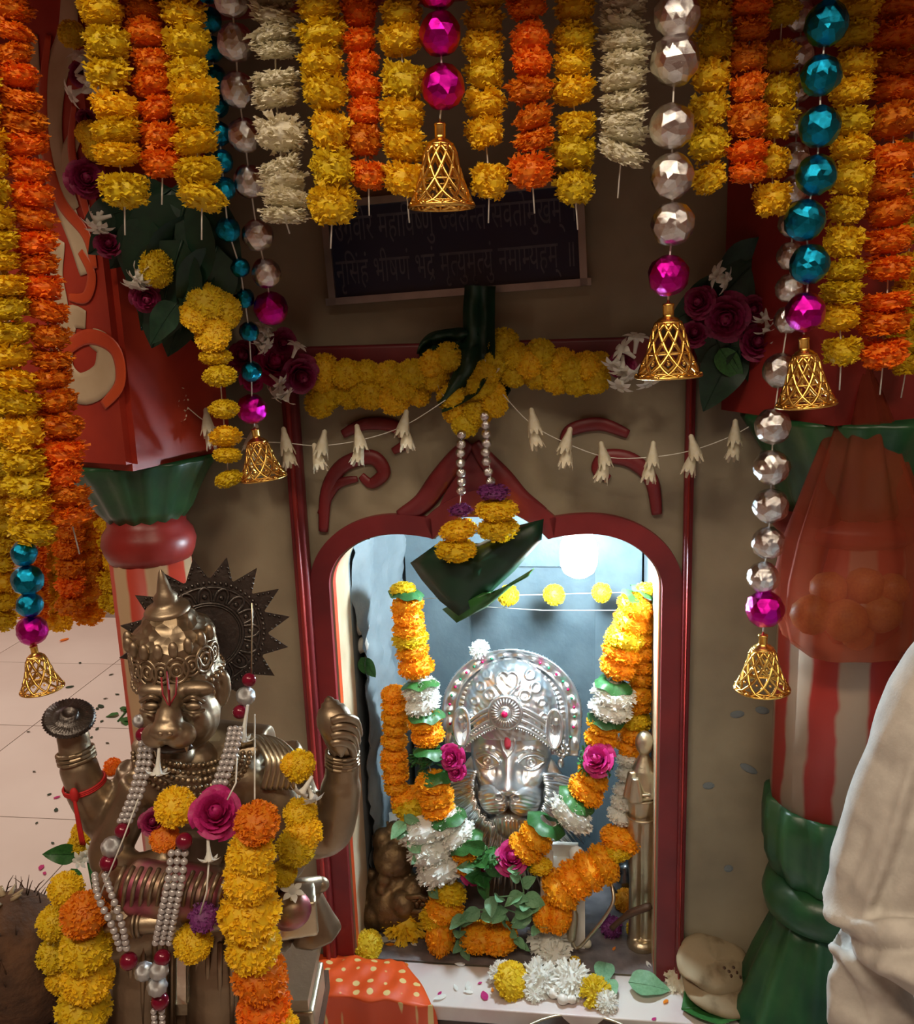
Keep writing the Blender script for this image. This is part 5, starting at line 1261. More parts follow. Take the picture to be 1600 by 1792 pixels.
# body
b = MB()
b.tube(crom([T(330, 1310, .02), T(345, 1360, .02), T(350, 1430, .015), T(345, 1490, .01), T(345, 1560, .02)], 4), [60 * ss] * 4 + [92 * ss] * 4 + [80 * ss] * 4 + [74 * ss] * 4 + [84 * ss], 20)
b.tube([T(240, 1335, .02), T(340, 1315, .03), T(470, 1325, .02)], [42 * ss, 62 * ss, 56 * ss], 16)
b.ell(T(300, 1372, -.03), (56 * ss, 40 * ss, 48 * ss)); b.ell(T(410, 1372, -.03), (58 * ss, 40 * ss, 48 * ss))
# arm with the discus
b.tube(crom([T(245, 1345, .01), T(232, 1400, .01), T(200, 1438, .0), T(172, 1415, -.01), T(148, 1370, -.015), T(135, 1330, -.015), T(130, 1300, -.01)], 4),
       [40 * ss] * 4 + [38 * ss] * 4 + [40 * ss] * 4 + [36 * ss] * 4 + [32 * ss] * 4 + [27 * ss] * 4 + [26 * ss], 16)
b.ell(T(128, 1290, -.01), (28 * ss, 24 * ss, 34 * ss))
# arm with the conch
b.tube(crom([T(475, 1325, .01), T(505, 1380, .01), T(530, 1440, .01), T(575, 1462, .005), T(592, 1420, .0), T(598, 1360, .0), T(600, 1325, .0)], 4),
       [54 * ss] * 4 + [46 * ss] * 4 + [42 * ss] * 4 + [36 * ss] * 4 + [36 * ss] * 4 + [30 * ss] * 4 + [24 * ss], 16)
b.ell(T(604, 1292, -.005), (26 * ss, 22 * ss, 38 * ss))
# front arms reaching to the lap
b.tube(crom([T(248, 1370, -.02), T(215, 1440, -.03), T(190, 1505, -.04), T(240, 1520, -.07), T(310, 1500, -.08)], 4), [36 * ss] * 8 + [32 * ss] * 4 + [26 * ss] * 4 + [20 * ss], 14)
b.tube(crom([T(470, 1370, -.02), T(500, 1440, -.03), T(500, 1510, -.04), T(450, 1530, -.07), T(390, 1510, -.08)], 4), [40 * ss] * 8 + [34 * ss] * 4 + [26 * ss] * 4 + [20 * ss], 14)
# folded thighs and hanging legs
b.tube([T(330, 1600, .02), T(220, 1625, -.03), T(170, 1640, -.04)], [70 * ss, 58 * ss, 46 * ss], 16)
b.tube([T(340, 1600, .02), T(450, 1620, -.02), T(500, 1620, -.03)], [70 * ss, 58 * ss, 46 * ss], 16)
for x in (250, 385):
    pz = T(x, 1780, -.02); pz.z = TABLE + .06
    b.tube([T(x, 1630, -.01), T(x, 1700, -.02), T(x, 1780, -.02), pz], [54 * ss, 56 * ss, 58 * ss, 60 * ss], 18)
bpart('body', M['bronze'], b, .0042, 3)
# pleats on the legs and shoulder drape
b = MB()
for x in (250, 385):
    for k in range(9):
        a = PI + k * PI / 8
        b.tube([T(x + 55 * math.cos(a), yy, -.02 + 55 * ss * math.sin(a) * .9) for yy in (1650, 1700, 1750, 1800)], 5 * ss, 6)
bpart('skirt_pleats', M['bronze'], b)
b = MB()
for k in range(6): b.tube(crom([T(415 + 8 * k, 1305 - 3 * k, .0 - .01), T(440 + 10 * k, 1290 + 2 * k, -.015), T(470 + 9 * k, 1330, -.045), T(462 + 10 * k, 1380, -.05)], 5), 6.5 * ss, 7)
bpart('shoulder_drape', M['palemetal'], b)
# rings on wrists and arms
b = MB()
def armring(c, r, axis, n=3, gap=7):
    ax = axis.normalized(); e1 = ax.orthogonal().normalized(); e2 = ax.cross(e1)
    for i in range(n):
        cc = c + ax * (i - n / 2) * gap * ss
        b.tube([cc + (e1 * math.cos(t) + e2 * math.sin(t)) * r * ss for t in [2 * PI * k / 24 for k in range(24)]], 4 * ss, 6, closed=True)
b = MB(); armring(T(134, 1325, -.015), 29, T(148, 1370, -.015) - T(130, 1300, -.01))
bpart('bangle', M['bronzeorn'], b); b = MB(); armring(T(599, 1330, 0), 27, T(598, 1360, 0) - T(600, 1300, 0), 4)
bpart('bangle', M['bronzeorn'], b); b = MB(); armring(T(500, 1398, .0), 47, T(520, 1430, .01) - T(490, 1350, .01), 2, 9)
bpart('armlet', M['bronzeorn'], b)
# discus
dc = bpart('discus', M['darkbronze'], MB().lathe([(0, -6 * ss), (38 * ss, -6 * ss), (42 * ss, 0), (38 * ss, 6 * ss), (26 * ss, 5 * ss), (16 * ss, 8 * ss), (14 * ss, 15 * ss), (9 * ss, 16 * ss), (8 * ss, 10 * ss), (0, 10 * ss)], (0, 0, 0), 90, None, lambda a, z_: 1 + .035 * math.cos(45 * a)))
dc.rotation_euler = (.42, .26, 0); dc.location = T(121, 1257, -.02) - stt.location
for v in dc.data.vertices: v.co += base          # built about its own centre
# conch
A0 = T(574, 1218, -.02); A1 = T(598, 1325, -.04)
ax = (A1 - A0); L_ = ax.length; qc = Vector((0, 0, 1)).rotation_difference(ax.normalized()).to_matrix()
b = MB().lathe([(.01 * L_, 0), (.07 * L_, .04 * L_), (.09 * L_, .08 * L_), (.14 * L_, .10 * L_), (.16 * L_, .16 * L_), (.21 * L_, .18 * L_), (.27 * L_, .30 * L_), (.29 * L_, .42 * L_), (.24 * L_, .62 * L_), (.14 * L_, .85 * L_), (.02 * L_, 1.0 * L_)], A0, 24, qc, lambda a, z_: 1 + .10 * math.cos(a))
bpart('conch', M['bronze'], b)
b = MB()
for k in range(4): b = MB(); b.tube(crom([T(628 - 3 * k, 1285 + 13 * k, -.005), T(622 - 3 * k, 1262 + 14 * k, -.03), T(600 - 2 * k, 1256 + 14 * k, -.045), T(582, 1262 + 13 * k, -.045)], 4), 7.5 * ss, 8); bpart('finger', M['bronze'], b)
b = MB(); b.tube(crom([T(590, 1320, -.01), T(578, 1300, -.03), T(568, 1278, -.035)], 4), 8 * ss, 8)
bpart('thumb', M['bronze'], b)
# head of the lion
hd = MB()
hd.ell(T(318, 1205, .0), (80 * ss, 74 * ss, 88 * ss)); hd.ell(T(322, 1250, -.02), (74 * ss, 58 * ss, 62 * ss))
hd.ell(T(268, 1208, -.055), (34 * ss, 16 * ss, 14 * ss)); hd.ell(T(352, 1205, -.055), (38 * ss, 16 * ss, 14 * ss))        # brow
hd.tube(crom([T(308, 1205, -.055), T(302, 1240, -.075), T(296, 1272, -.092)], 4), [18 * ss] * 5 + [24 * ss] * 4, 14)       # nose
hd.ell(T(293, 1278, -.098), (30 * ss, 16 * ss, 15 * ss)); hd.ell(T(274, 1286, -.085), (28 * ss, 24 * ss, 20 * ss)); hd.ell(T(322, 1286, -.085), (30 * ss, 24 * ss, 21 * ss))
hd.ell(T(345, 1262, -.04), (36 * ss, 28 * ss, 34 * ss)); hd.ell(T(262, 1262, -.038), (28 * ss, 26 * ss, 32 * ss))
hd.ell(T(308, 1322, -.05), (38 * ss, 32 * ss, 18 * ss)); hd.ell(T(330, 1330, -.01), (66 * ss, 46 * ss, 40 * ss))
hd.ell(T(262, 1234, -.06), (15 * ss, 8 * ss, 8 * ss)); hd.ell(T(348, 1232, -.064), (17 * ss, 8 * ss, 8 * ss))
for k in (0, 1): hd.tube(crom([T(380 + 4 * k, 1190, .0), T(402 + 2 * k, 1180, .0), T(410, 1205, .0), T(400, 1230, .0)], 4), 10 * ss, 8)
HX = T(313, 1230).x
def slim(mb):
    for v in mb.v: v.x = HX + (v.x - HX) * .86
    return mb
hd = bpart('lion_head', M['bronze'], slim(hd), .0027, 3)
b = MB()
for x in (262, 348):
    dz = -.072 if x < 300 else -.076
    for y0_, hh, rr in ((1226, -7, 3.6), (1240, 7, 3.0)): b.tube(crom([T(x - 22, y0_ + 2, dz + .012), T(x, y0_ + hh, dz), T(x + 22, y0_ + 2, dz + .012)], 5), rr * ss, 6)
    b.ell(T(x, 1236, dz + .004), (15 * ss, 6 * ss, 7 * ss), None, 10, 6)
for x in (284, 303): b.ell(T(x, 1284, -.108), (6 * ss, 4 * ss, 4 * ss), None, 8, 6)
bpart('eyelids', M['bronze'], slim(b))
for x, y, l in [(334, 1304, 20), (276, 1306, 12)]: MB_ = MB(); MB_.lathe([(5.5 * ss, 0), (4.5 * ss, -.4 * l * ss), (.4 * ss, -l * ss)], T(x, y - 6, -.088), 10); bpart('fang', M['palemetal'], slim(MB_))
bpart('mouth', M['darkbronze'], slim(MB().ell(T(306, 1308, -.078), (38 * ss, 12 * ss, 10 * ss), None, 16, 8)))
b = MB(); b.tube([T(296, 1175, -.078), T(300, 1210, -.08), T(302, 1235, -.088)], [2.5 * ss, 5 * ss, 3 * ss], 8, True, .4); b.tube([T(284, 1185, -.071), T(287, 1215, -.076), T(300, 1236, -.086), T(314, 1215, -.078), T(316, 1185, -.074)], 1.8 * ss, 6)
bpart('forehead_mark', M['tilakred'], slim(b))
# crown
def cslim(mb):
    for v in mb.v: v.x = HX + (v.x - HX) * .84; v.y = ct.y + (v.y - ct.y) * .92
    return mb
b = MB(); ct = T(314, 1178, .0); up_ = Vector((-.04, -.10, 1)).normalized(); qc = Vector((0, 0, 1)).rotation_difference(up_).to_matrix()
b.lathe([(84 * ss, -6 * ss), (88 * ss, 4 * ss), (82 * ss, 10 * ss), (84 * ss, 40 * ss), (82 * ss, 70 * ss), (76 * ss, 82 * ss), (56 * ss, 94 * ss), (50 * ss, 108 * ss), (38 * ss, 120 * ss)], ct, 64, qc, lambda a, z_: 1 + (.02 * math.sin(8 * a) * math.sin(z_ / ss * .12)))
cr_ = bpart('crown', M['bronzeorn'], cslim(b))
b = MB()
for k in range(40): a = 2 * PI * k / 40; b.ell(ct + qc @ Vector((88 * ss * math.cos(a), 88 * ss * math.sin(a), 2 * ss)), 5 * ss, None, 7, 5)
for k in range(9):
    a = PI + .2 + k * (PI - .4) / 8; c_ = ct + qc @ Vector((84 * ss * math.cos(a), 84 * ss * math.sin(a), 42 * ss)); e1 = Vector((-math.sin(a), math.cos(a), 0))
    for r in (17, 9): b.tube([c_ + (e1 * math.cos(t) + Vector((0, 0, 1)) * math.sin(t)) * r * ss * (1.25 if k % 2 else 1) for t in [2 * PI * j / 18 for j in range(18)]], 3.2 * ss, 6, closed=True)
    b.ell(c_, 5 * ss, None, 8, 6)
    b.ell(ct + qc @ Vector((83 * ss * math.cos(a), 83 * ss * math.sin(a), 78 * ss)), (10 * ss, 8 * ss, 14 * ss), None, 10, 7)
bpart('crown_relief', M['bronze'], cslim(b))
b = MB(); b.lathe([(42 * ss, 112 * ss), (45 * ss, 118 * ss), (40 * ss, 124 * ss), (28 * ss, 128 * ss), (22 * ss, 136 * ss), (24 * ss, 141 * ss), (15 * ss, 150 * ss), (10 * ss, 168 * ss), (5 * ss, 184 * ss), (0, 190 * ss)], ct, 32, qc)
bpart('finial', M['bronze'], cslim(b))
# halo with spikes
hc = T(362, 1114, .055); fx = Vector((math.cos(.35), math.sin(.35) * 1.0, 0)); fz = Vector((.0, .12, 1)).normalized(); fn_ = fx.cross(fz).normalized()
if fn_.y > 0: fn_ = -fn_
H_ = lambda a, r, d=0: hc + (fx * math.cos(a) * 1.04 + fz * math.sin(a)) * r * ss + fn_ * d * ss
b = MB(); n = 72
vs = []; fs = []
for d in (4, -4):
    for k in range(n): vs.append(H_(2 * PI * k / n, 104, d))
fs = [tuple(range(n)), tuple(range(2 * n - 1, n - 1, -1))] + [(k, k + n, (k + 1) % n + n, (k + 1) % n) for k in range(n)]
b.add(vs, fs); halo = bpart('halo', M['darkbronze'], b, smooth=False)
NSP = 16
for k in range(NSP):
    a0 = 2 * PI * k / NSP + .10; w_ = PI / NSP * .98
    pts = [H_(a0 - w_, 102, 3), H_(a0, 142, 3), H_(a0 + w_, 102, 3), H_(a0 - w_, 102, -3), H_(a0, 142, -3), H_(a0 + w_, 102, -3)]
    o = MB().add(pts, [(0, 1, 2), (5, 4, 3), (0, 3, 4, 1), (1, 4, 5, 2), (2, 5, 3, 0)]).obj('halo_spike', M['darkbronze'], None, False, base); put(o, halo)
b = MB()
for k in range(64): b.ell(H_(2 * PI * k / 64, 96, 5), 3.4 * ss, None, 6, 5)
for r, t in ((88, 2.5), (60, 3), (56, 2)): b.tube([H_(2 * PI * k / 48, r, 5) for k in range(48)], t * ss, 6, closed=True)
for k in range(16):
    a0 = 2 * PI * k / 16
    b.tube(crom([H_(a0 - .17, 62, 5), H_(a0 - .12, 80, 6), H_(a0, 88, 6), H_(a0 + .12, 80, 6), H_(a0 + .17, 62, 5)], 4), 2.8 * ss, 6); b.ell(H_(a0, 72, 5), 5 * ss, None, 8, 6)
    a1 = a0 + .10
    for f0 in (.25, .5, .75):
        for sg in (-1, 1): b.ell(H_(a1 + sg * PI / NSP * .8 * (1 - f0), 102 + 30 * f0, 4), 2.4 * ss, None, 6, 4)
o = b.obj('halo_beading', M['darkbronze'], None, True, base); put(o, halo)
# defeated king across the lap
b = MB()
b.tube(crom([T(185, 1548, -.085), T(240, 1552, -.10), T(310, 1562, -.105), T(390, 1575, -.10), T(450, 1590, -.09)], 5), [30 * ss] * 5 + [46 * ss] * 5 + [50 * ss] * 5 + [40 * ss] * 5 + [30 * ss], 18)
b.ell(T(505, 1592, -.07), (40 * ss, 34 * ss, 34 * ss))
lapk = bpart('lap_figure', M['pinkpaste'], b, .0042, 2)
b = MB()
for k in range(16):
    x = 205 + 15 * k
    b.tube(crom([T(x + 14, 1515 + .08 * (x - 200), -.135), T(x, 1548 + .08 * (x - 200), -.152), T(x - 6, 1590 + .08 * (x - 200), -.125)], 4), 3.6 * ss, 6)
bpart('lap_pleats', M['bronze'], b)
b = MB(); b.tube(crom([T(186, 1622, -.12), T(230, 1618, -.125), T(270, 1614, -.125), T(330, 1614, -.12), T(400, 1606, -.11), T(440, 1600, -.10)], 4), [9 * ss] * 4 + [17 * ss] * 8 + [19 * ss] * 8 + [16 * ss], 12)
for x in (238, 246): b.tube([T(x, 1616, -.125) + Vector((0, math.cos(t), math.sin(t))) * 19 * ss for t in [2 * PI * k / 20 for k in range(20)]], 3.5 * ss, 6, closed=True)
bpart('lap_arm', M['bronze'], b)
# mace with bell shaped head, held at the side
b = MB(); mA = T(560, 1548, -.01); mB = T(490, 1552, -.03)
b.tube([mA, mB], [15 * ss, 12 * ss], 12); b.ell(mA, (17 * ss, 15 * ss, 14 * ss))
b.lathe([(16 * ss, 62 * ss), (24 * ss, 50 * ss), (30 * ss, 20 * ss), (40 * ss, -20 * ss), (46 * ss, -36 * ss), (44 * ss, -42 * ss), (0, -42 * ss)], T(545, 1598, -.01), 24, Matrix.Rotation(math.radians(-8), 3, 'Y'), lambda a, z_: 1 + .03 * math.cos(8 * a))
bpart('mace', M['bronze'], b)
b = MB(); b.box(T(520, 1595, -.05), (34 * ss, 30 * ss, 34 * ss), Matrix.Rotation(.2, 3, 'Z')); o = bpart('armrest', M['palemetal'], b, .0035, 4)
# throne
b = MB(); pc = T(345, 1700, .02)
seat_z = T(545, 1672, .06).z
tb = Vector((pc.x, pc.y + .02, 0))
sx0, sx1 = T(150, 1690, .03).x, T(548, 1680, .03).x
b.box(Vector(((sx0 + sx1) / 2, YS + .05, seat_z - .008)), ((sx1 - sx0) / 2, .075, .008)); bpart('throne_seat', M['palemetal'], b, smooth=False)
b = MB(); b.box(Vector(((sx0 + sx1) / 2, YS + .05, (seat_z - .016 + TABLE) / 2)), ((sx1 - sx0) / 2 - .025, .06, (seat_z - .016 - TABLE) / 2)); bpart('throne_base', M['bronze'], b, smooth=False)
for x in (sx0 + .012, sx1 - .024):
    b = MB(); b.box(Vector((x, YS + .045 + (.01 if x > 0 else 0), TABLE + .022)), (.026, .05, .022))
    o = bpart('throne_foot', M['palemetal'], b, .003, 5)
# necklace chased on the chest
b = MB()
for j in range(5):
    for k in range(22 + 2 * j):
        t = k / (21 + 2 * j); a = PI * t
        b.ell(T(335 - (58 + 11 * j) * math.cos(a), 1318 + (22 + 13 * j) * math.sin(a), -.055 - .022 * math.sin(a) - .003 * j), 4.6 * ss, None, 6, 5)
bpart('chest_necklace', M['bronzeorn'], b)

# ------------------------------------------------------------------ things hung on the statue
PE = MB().ell((0, 0, 0), 1, None, 12, 8).mesh('pearl', M['pearl']); RBD = MB().ell((0, 0, 0), 1, None, 14, 10).mesh('maroon_bead', M['maroonbead'])
SBD = MB().lathe([(0, -1), (.5, -.86), (.8, -.6), (.98, -.2), (.98, .2), (.8, .6), (.5, .86), (0, 1)], n=20, mod=lambda a, z_: 1 + .05 * math.cos(10 * a)).mesh('silver_bead', M['silverbead'])
def pearls(label, runs, extra=(), r=5.2):
    x, y, d = runs[0][0]; g = thing('pearl_necklace', T(x, y, d), label, 'necklace', 'pearl strings on the statue')
    for run in runs:
        P = crom([T(*q_) for q_ in run], 30); last = None; rr = r * ss
        for p in P:
            if last is None or (p - last).length > 1.9 * rr: inst('pearl', PE, g, p, None, rr); last = p
        thread(g, P[::10] + [P[-1]], .0005)
    for k, x, y, d, r2 in extra: inst('maroon_bead' if k == 'r' else 'silver_bead', RBD if k == 'r' else SBD, g, T(x, y, d), rq(.4), r2 * ss)
    return g
def tri(run, off=9): return [[(x + o_, y + abs(o_) * .1, d) for x, y, d in run] for o_ in (-off, 0, off)]
pearls('three strand pearl necklace with maroon and silver beads on the discus side', tri([(256, 1300, -.07), (250, 1345, -.085), (236, 1395, -.095), (218, 1438, -.10)]),
       [('s', 244, 1262, -.05, 11), ('r', 250, 1286, -.06, 12), ('r', 214, 1454, -.105, 12), ('s', 196, 1482, -.11, 17), ('r', 190, 1510, -.115, 14)])
pearls('three strand pearl necklace running from the ear along the conch side of the neck', tri([(412, 1275, -.05), (405, 1310, -.075), (392, 1350, -.095), (380, 1385, -.105)]),
       [('r', 436, 1190, -.02, 12), ('s', 430, 1218, -.025, 16), ('r', 420, 1246, -.03, 12)])
pearls('three strand pearl necklace hanging over the lap and gathered by maroon beads', tri([(312, 1492, -.15), (306, 1540, -.165), (294, 1600, -.16), (284, 1650, -.15)], 12),
       [('r', 322, 1472, -.15, 13), ('r', 284, 1676, -.15, 13), ('s', 252, 1700, -.15, 15), ('s', 278, 1698, -.155, 15), ('s', 275, 1726, -.155, 16), ('r', 280, 1752, -.15, 14)], 5.8)
pearls('two strand pearl necklace swinging from the elbow to the silver beads', [[(176 + o_, 1532, -.12), (186 + o_ * 1.4, 1570, -.15), (206 + o_, 1620, -.155), (218 + o_ * .6, 1665, -.15)] for o_ in (-10, 8)], [('r', 225, 1682, -.15, 14)], 5.8)
pearls('short pearl tail hanging below the silver beads between the legs', [[(276 + o_, 1770, -.15), (278 + o_, 1800, -.15)] for o_ in (-7, 7)])
b = MB(); b.tube([T(440, 1180, -.02), T(441, 1100, -.02), T(441, 1055, -.02)], 1.4 * ss, 5)
tag(b.obj('metal_pin', M['palemetal'], None, True, T(440, 1180, -.02)), 'thin metal pin standing upright before the spiked halo', 'pin')

def sgar(label, lst, dy):
    x, y = lst[0][:2]; g = thing('marigold_garland', T(x, y, dy), label, 'garland', 'marigold chains on the statue'); P = []
    for it in lst:
        x, y, r, c = it[:4]; e = it[4] if len(it) > 4 else 0
        p = T(x, y, dy + e); P.append(p)
        s3 = r * pxm(p); v = (C - p).normalized() + Vector((random.gauss(0, .3), 0, random.gauss(.5, .3)))
        me_ = random.choice(FL[c.upper()]); inst('marigold', me_, g, p, Vector((0, 0, 1)).rotation_difference(v.normalized()) @ Quaternion((0, 0, 1), random.uniform(0, 6)), (s3, s3 * 1.0, s3 * 1.15))
    thread(g, P, .001); return g
sgar('heavy yellow and orange marigold chain down the conch side of the statue', [(450, 1440, 42, 'o'), (440, 1494, 44, 'y'), (437, 1536, 48, 'y'), (438, 1597, 56, 'y'), (443, 1657, 50, 'y'), (455, 1708, 52, 'o'), (462, 1762, 50, 'o'), (484, 1800, 40, 'y', -.01)], -.15)
sgar('short yellow marigold chain on the upper arm beside the conch hand', [(524, 1340, 30, 'y'), (512, 1338, 22, 'y'), (526, 1425, 31, 'y', -.02), (532, 1458, 34, 'y', -.03), (518, 1482, 36, 'y', -.04), (497, 1528, 24, 'y', -.04)], -.05)
sgar('yellow and orange marigold chain on the knee side above the coconut', [(116, 1556, 32, 'y'), (148, 1600, 43, 'o', -.03), (96, 1614, 32, 'y', .0), (150, 1660, 46, 'y', -.03), (96, 1672, 32, 'y', .0), (112, 1708, 32, 'y', .0), (154, 1712, 46, 'y', -.03), (146, 1766, 49, 'y', -.03), (172, 1704, 30, 'y', -.01)], -.09)
# blooms on the chest
GCH = 'loose blooms laid on the statue chest'
def stuck(me_, x, y, d, r, label, k=1.0, up=None, name=None):
    p = T(x, y, d); v = up or ((C - p).normalized() + Vector((0, 0, .25)))
    o = inst(name or me_.name.split('.')[0], me_, None, p, Vector((0, 0, 1)).rotation_difference(v.normalized()) @ Quaternion((0, 0, 1), random.uniform(0, 6)), (r * pxm(p), r * pxm(p), r * k * pxm(p))); return tag(o, label, 'flower', GCH)
stuck(FL['Y'][0], 307, 1412, -.12, 37, 'single yellow marigold on the chest beside the big rose', 1.2)
stuck(ROSE, 378, 1425, -.125, 50, 'big magenta rose on the chest of the statue', 1.2)
stuck(DROSE, 268, 1440, -.11, 28, 'dull red rose tucked under the chest marigold', 1.0)
stuck(FL['O'][0], 288, 1466, -.12, 27, 'squashed orange marigold under the yellow chest marigold', .8)
stuck(FL['Y'][1], 338, 1650, -.15, 35, 'yellow marigold hanging on a thread before the lap', 1.1)
stuck(FL['p'][0], 356, 1606, -.155, 29, 'dark purple flower above the yellow marigold on the lap', 1.0)
def tubl(x, y, d, r, label, dv, k=1.6):
    p = T(x, y, d); o = inst('tuberose_floret', TUB, None, p, Vector((0, 0, -1)).rotation_difference(dv.normalized()), (r * pxm(p), r * pxm(p), r * k * pxm(p))); return tag(o, label, 'flower', 'white florets on the statue')
tubl(276, 1350, -.10, 26, 'white tuberose floret hanging under the lion chin', Vector((-.1, -.2, -1)))
tubl(366, 1502, -.15, 24, 'white tuberose floret below the big rose over the lap', Vector((.05, -.3, -1)))
tubl(425, 1290, -.05, 24, 'long white bud beside the pearls at the neck', Vector((-.2, -.2, -1)), 2.4)
tubl(528, 1388, -.09, 28, 'white floret between the yellow blooms on the upper arm', Vector((-.5, -.6, -.6)), 1.2)
tubl(548, 1398, -.085, 26, 'white floret facing the conch arm', Vector((.4, -.6, -.7)), 1.2)
tubl(512, 1560, -.10, 26, 'white petals resting on the throne armrest', Vector((.2, -.4, .9)), 1.0)
for pts, L in [([(446, 1250, -.02), (446, 1320, -.06), (446, 1410, -.125)], 'white thread falling straight from the ear bead to the orange marigold'), ([(416, 1290, -.05), (413, 1370, -.12), (398, 1400, -.13)], 'white thread falling from the neck to the big rose'),
               ([(262, 1345, -.08), (215, 1470, -.12), (170, 1580, -.14)], 'white thread slanting from the neck to the knee garland'), ([(366, 1500, -.15), (362, 1560, -.16), (350, 1600, -.16)], 'white thread from the hanging floret to the purple flower')]:
    P = [T(*q_) for q_ in pts]; tag(MB().tube(P, .0010, 5).obj('cotton_thread', M['thread'], None, True, P[0]), L, 'thread', 'threads on the statue')
# red wrist thread
b = MB(); cw = T(148, 1372, -.015); axv = (T(135, 1330, -.015) - T(165, 1410, -.01)).normalized(); e1 = axv.orthogonal().normalized(); e2 = axv.cross(e1)
for k in range(3): b.tube([cw + axv * (k - 1) * 3 * ss + (e1 * math.cos(t) + e2 * math.sin(t)) * 35 * ss for t in [2 * PI * j / 24 for j in range(24)]], 2.2 * ss, 5, closed=True)
for k in range(3): b.tube(crom([T(128, 1388, -.045), T(134 + 2 * k, 1430, -.05), T(142 + 3 * k, 1478, -.05)], 4), 2.2 * ss, 5)
b.ell(T(130, 1392, -.045), (8 * ss, 6 * ss, 14 * ss), None, 8, 6)
tag(b.obj('wrist_thread', M['redthread'], None, True, cw), 'red sacred thread tied on the arm below the discus', 'thread')
# offerings tucked behind the elbow
g = thing('offering_posy', at(150, 1480, 1.18), 'posy of yellow marigolds, white florets and leaves behind the elbow with the red thread', 'flower bunch')
for x, y, r in [(148, 1455, 24), (138, 1475, 20), (160, 1470, 20), (128, 1490, 18)]: head(g, 'y', at(x, y, 1.17), r)
for x, y, dx_, dy_ in [(160, 1490, -20, 10), (175, 1485, 10, 15), (150, 1500, 0, 20), (172, 1475, 20, -10), (140, 1505, -15, 10)]: floret(g, at(x, y, 1.15), 20, at(x + dx_, y + dy_, 1.13) - at(x, y, 1.15))
leafat(g, at(135, 1495, 1.16), at(82, 1495, 1.14), 56, 'leaf'); leafat(g, at(165, 1480, 1.16), at(178, 1460, 1.14), 34, 'leaf'); leafat(g, at(125, 1520, 1.12), at(132, 1560, 1.1), 60, 'leaf', .5)
MB().tube([at(150, 1480, 1.18), at(165, 1560, 1.12), at(170, 1600, 1.08)], .003, 6).obj('stem', M['leaf'], g, True, at(150, 1480, 1.18))

# low table that carries the statue, the coconut
tx0, tx1 = at(-120, 1780, 1.0).x, sx1 + .002
tbl = thing('offering_table', Vector(((tx0 + tx1) / 2, YS + .03, .06)), 'low dark wooden table under the bronze statue', 'table')
MB().box(Vector(((tx0 + tx1) / 2, YS - .01, TABLE - .016)), ((tx1 - tx0) / 2, .14, .0155)).obj('tabletop', M['wood'], tbl, False, Vector(((tx0 + tx1) / 2, YS, TABLE)))
for x in (tx0 + .03, tx1 - .03):
    for y in (YS - .12, YS + .10): MB().box(Vector((x, y, (TABLE - .032 + .06) / 2)), (.018, .018, (TABLE - .032 - .06) / 2)).obj('leg', M['wood'], tbl, False, Vector((x, y, .06)))
def fibre_r(d): return 1 + .05 * noise.noise(d * 3) + .03 * noise.noise(d * 11)
cc = at(25, 1685, 1.0); cr = 112 * pxm(cc); TCO = cc.z - cr * 1.13
b = MB(); b.ell((0, 0, 0), (cr, cr * .95, cr * 1.12), None, 40, 28); b.v = [v * fibre_r(v.normalized()) for v in b.v]
MB().lathe([(.05, TABLE + .0005), (.055, TABLE + .01), (.045, TCO), (.035, TCO), (.03, TABLE + .01)], (cc.x, cc.y, 0), 28, cap=False).obj('ring_stand', M['brassold'], None, True, Vector((cc.x, cc.y, TABLE)))
tag(COL.objects['ring_stand'], 'dull brass ring stand under the husked coconut', 'stand')
cg = thing('coconut', Vector((cc.x, cc.y, TCO)), 'brown husked coconut beside the marigold chain of the statue', 'coconut')
b.v = [v + cc for v in b.v]; b.obj('husk', M['coir'], cg, True, cc)
b = MB(); R_ = random.Random(3)
for k in range(150):
    d = Vector((R_.gauss(0, 1), R_.gauss(0, 1), R_.gauss(.3, 1))).normalized(); t_ = Vector((R_.gauss(0, .5), R_.gauss(0, .5), 1)).normalized(); q0 = Vector((d.x * cr, d.y * cr * .95, d.z * cr * 1.12))
    b.tube([cc + q0 * .99, cc + q0 * 1.04 + t_ * cr * .12, cc + q0 * 1.02 + t_ * cr * .28], [.0009, .0008, .0003], 4)
b.obj('fibre_tufts', M['coir'], cg, True, cc)['kind'] = 'stuff'
b = MB()
for k in range(14):
    a = R_.uniform(0, 6.3); b.tube([cc + Vector((.01 * math.cos(a), .01 * math.sin(a), cr * 1.1)), cc + Vector((.022 * math.cos(a), .022 * math.sin(a), cr * 1.2))], [.004, .001], 5)
b.obj('pale_tuft', M['bread'], cg, True, cc)

# ================================================================== FRONT BOTTOM: CLOTH, PLATE, CARTON, BREAD
cu0, cu1 = -.52, -.115
def clothf(s_, t):
    u = cu0 + (cu1 - cu0) * s_ - .085 * s_ ** 3 * max(0, 1 - t * 1.25) ** 1.6
    edge = .01 * noise.noise(Vector((s_ * 5, 0, 2)))
    if t < .6:
        d = .012 + (t / .6) * .115 + edge * (1 - t / .6); z_ = ZN + .003
    else:
        d = .127 + .004 * math.sin(30 * s_); z_ = ZN + .003 - (t - .6) / .4 * .085
    lump_ = .020 * math.sin(PI * min(1, s_ * 1.02)) ** .6 * math.sin(PI * min(1, .12 + t * 1.1)) * (1 + .5 * noise.noise(Vector((s_ * 9, t * 4, 0))))
    return W(u, d + (.5 * lump_ if t >= .6 else 0), z_ + max(0, lump_) * (1 if t < .7 else .4) + .003 * math.sin(24 * s_ + 9 * t) ** 2)
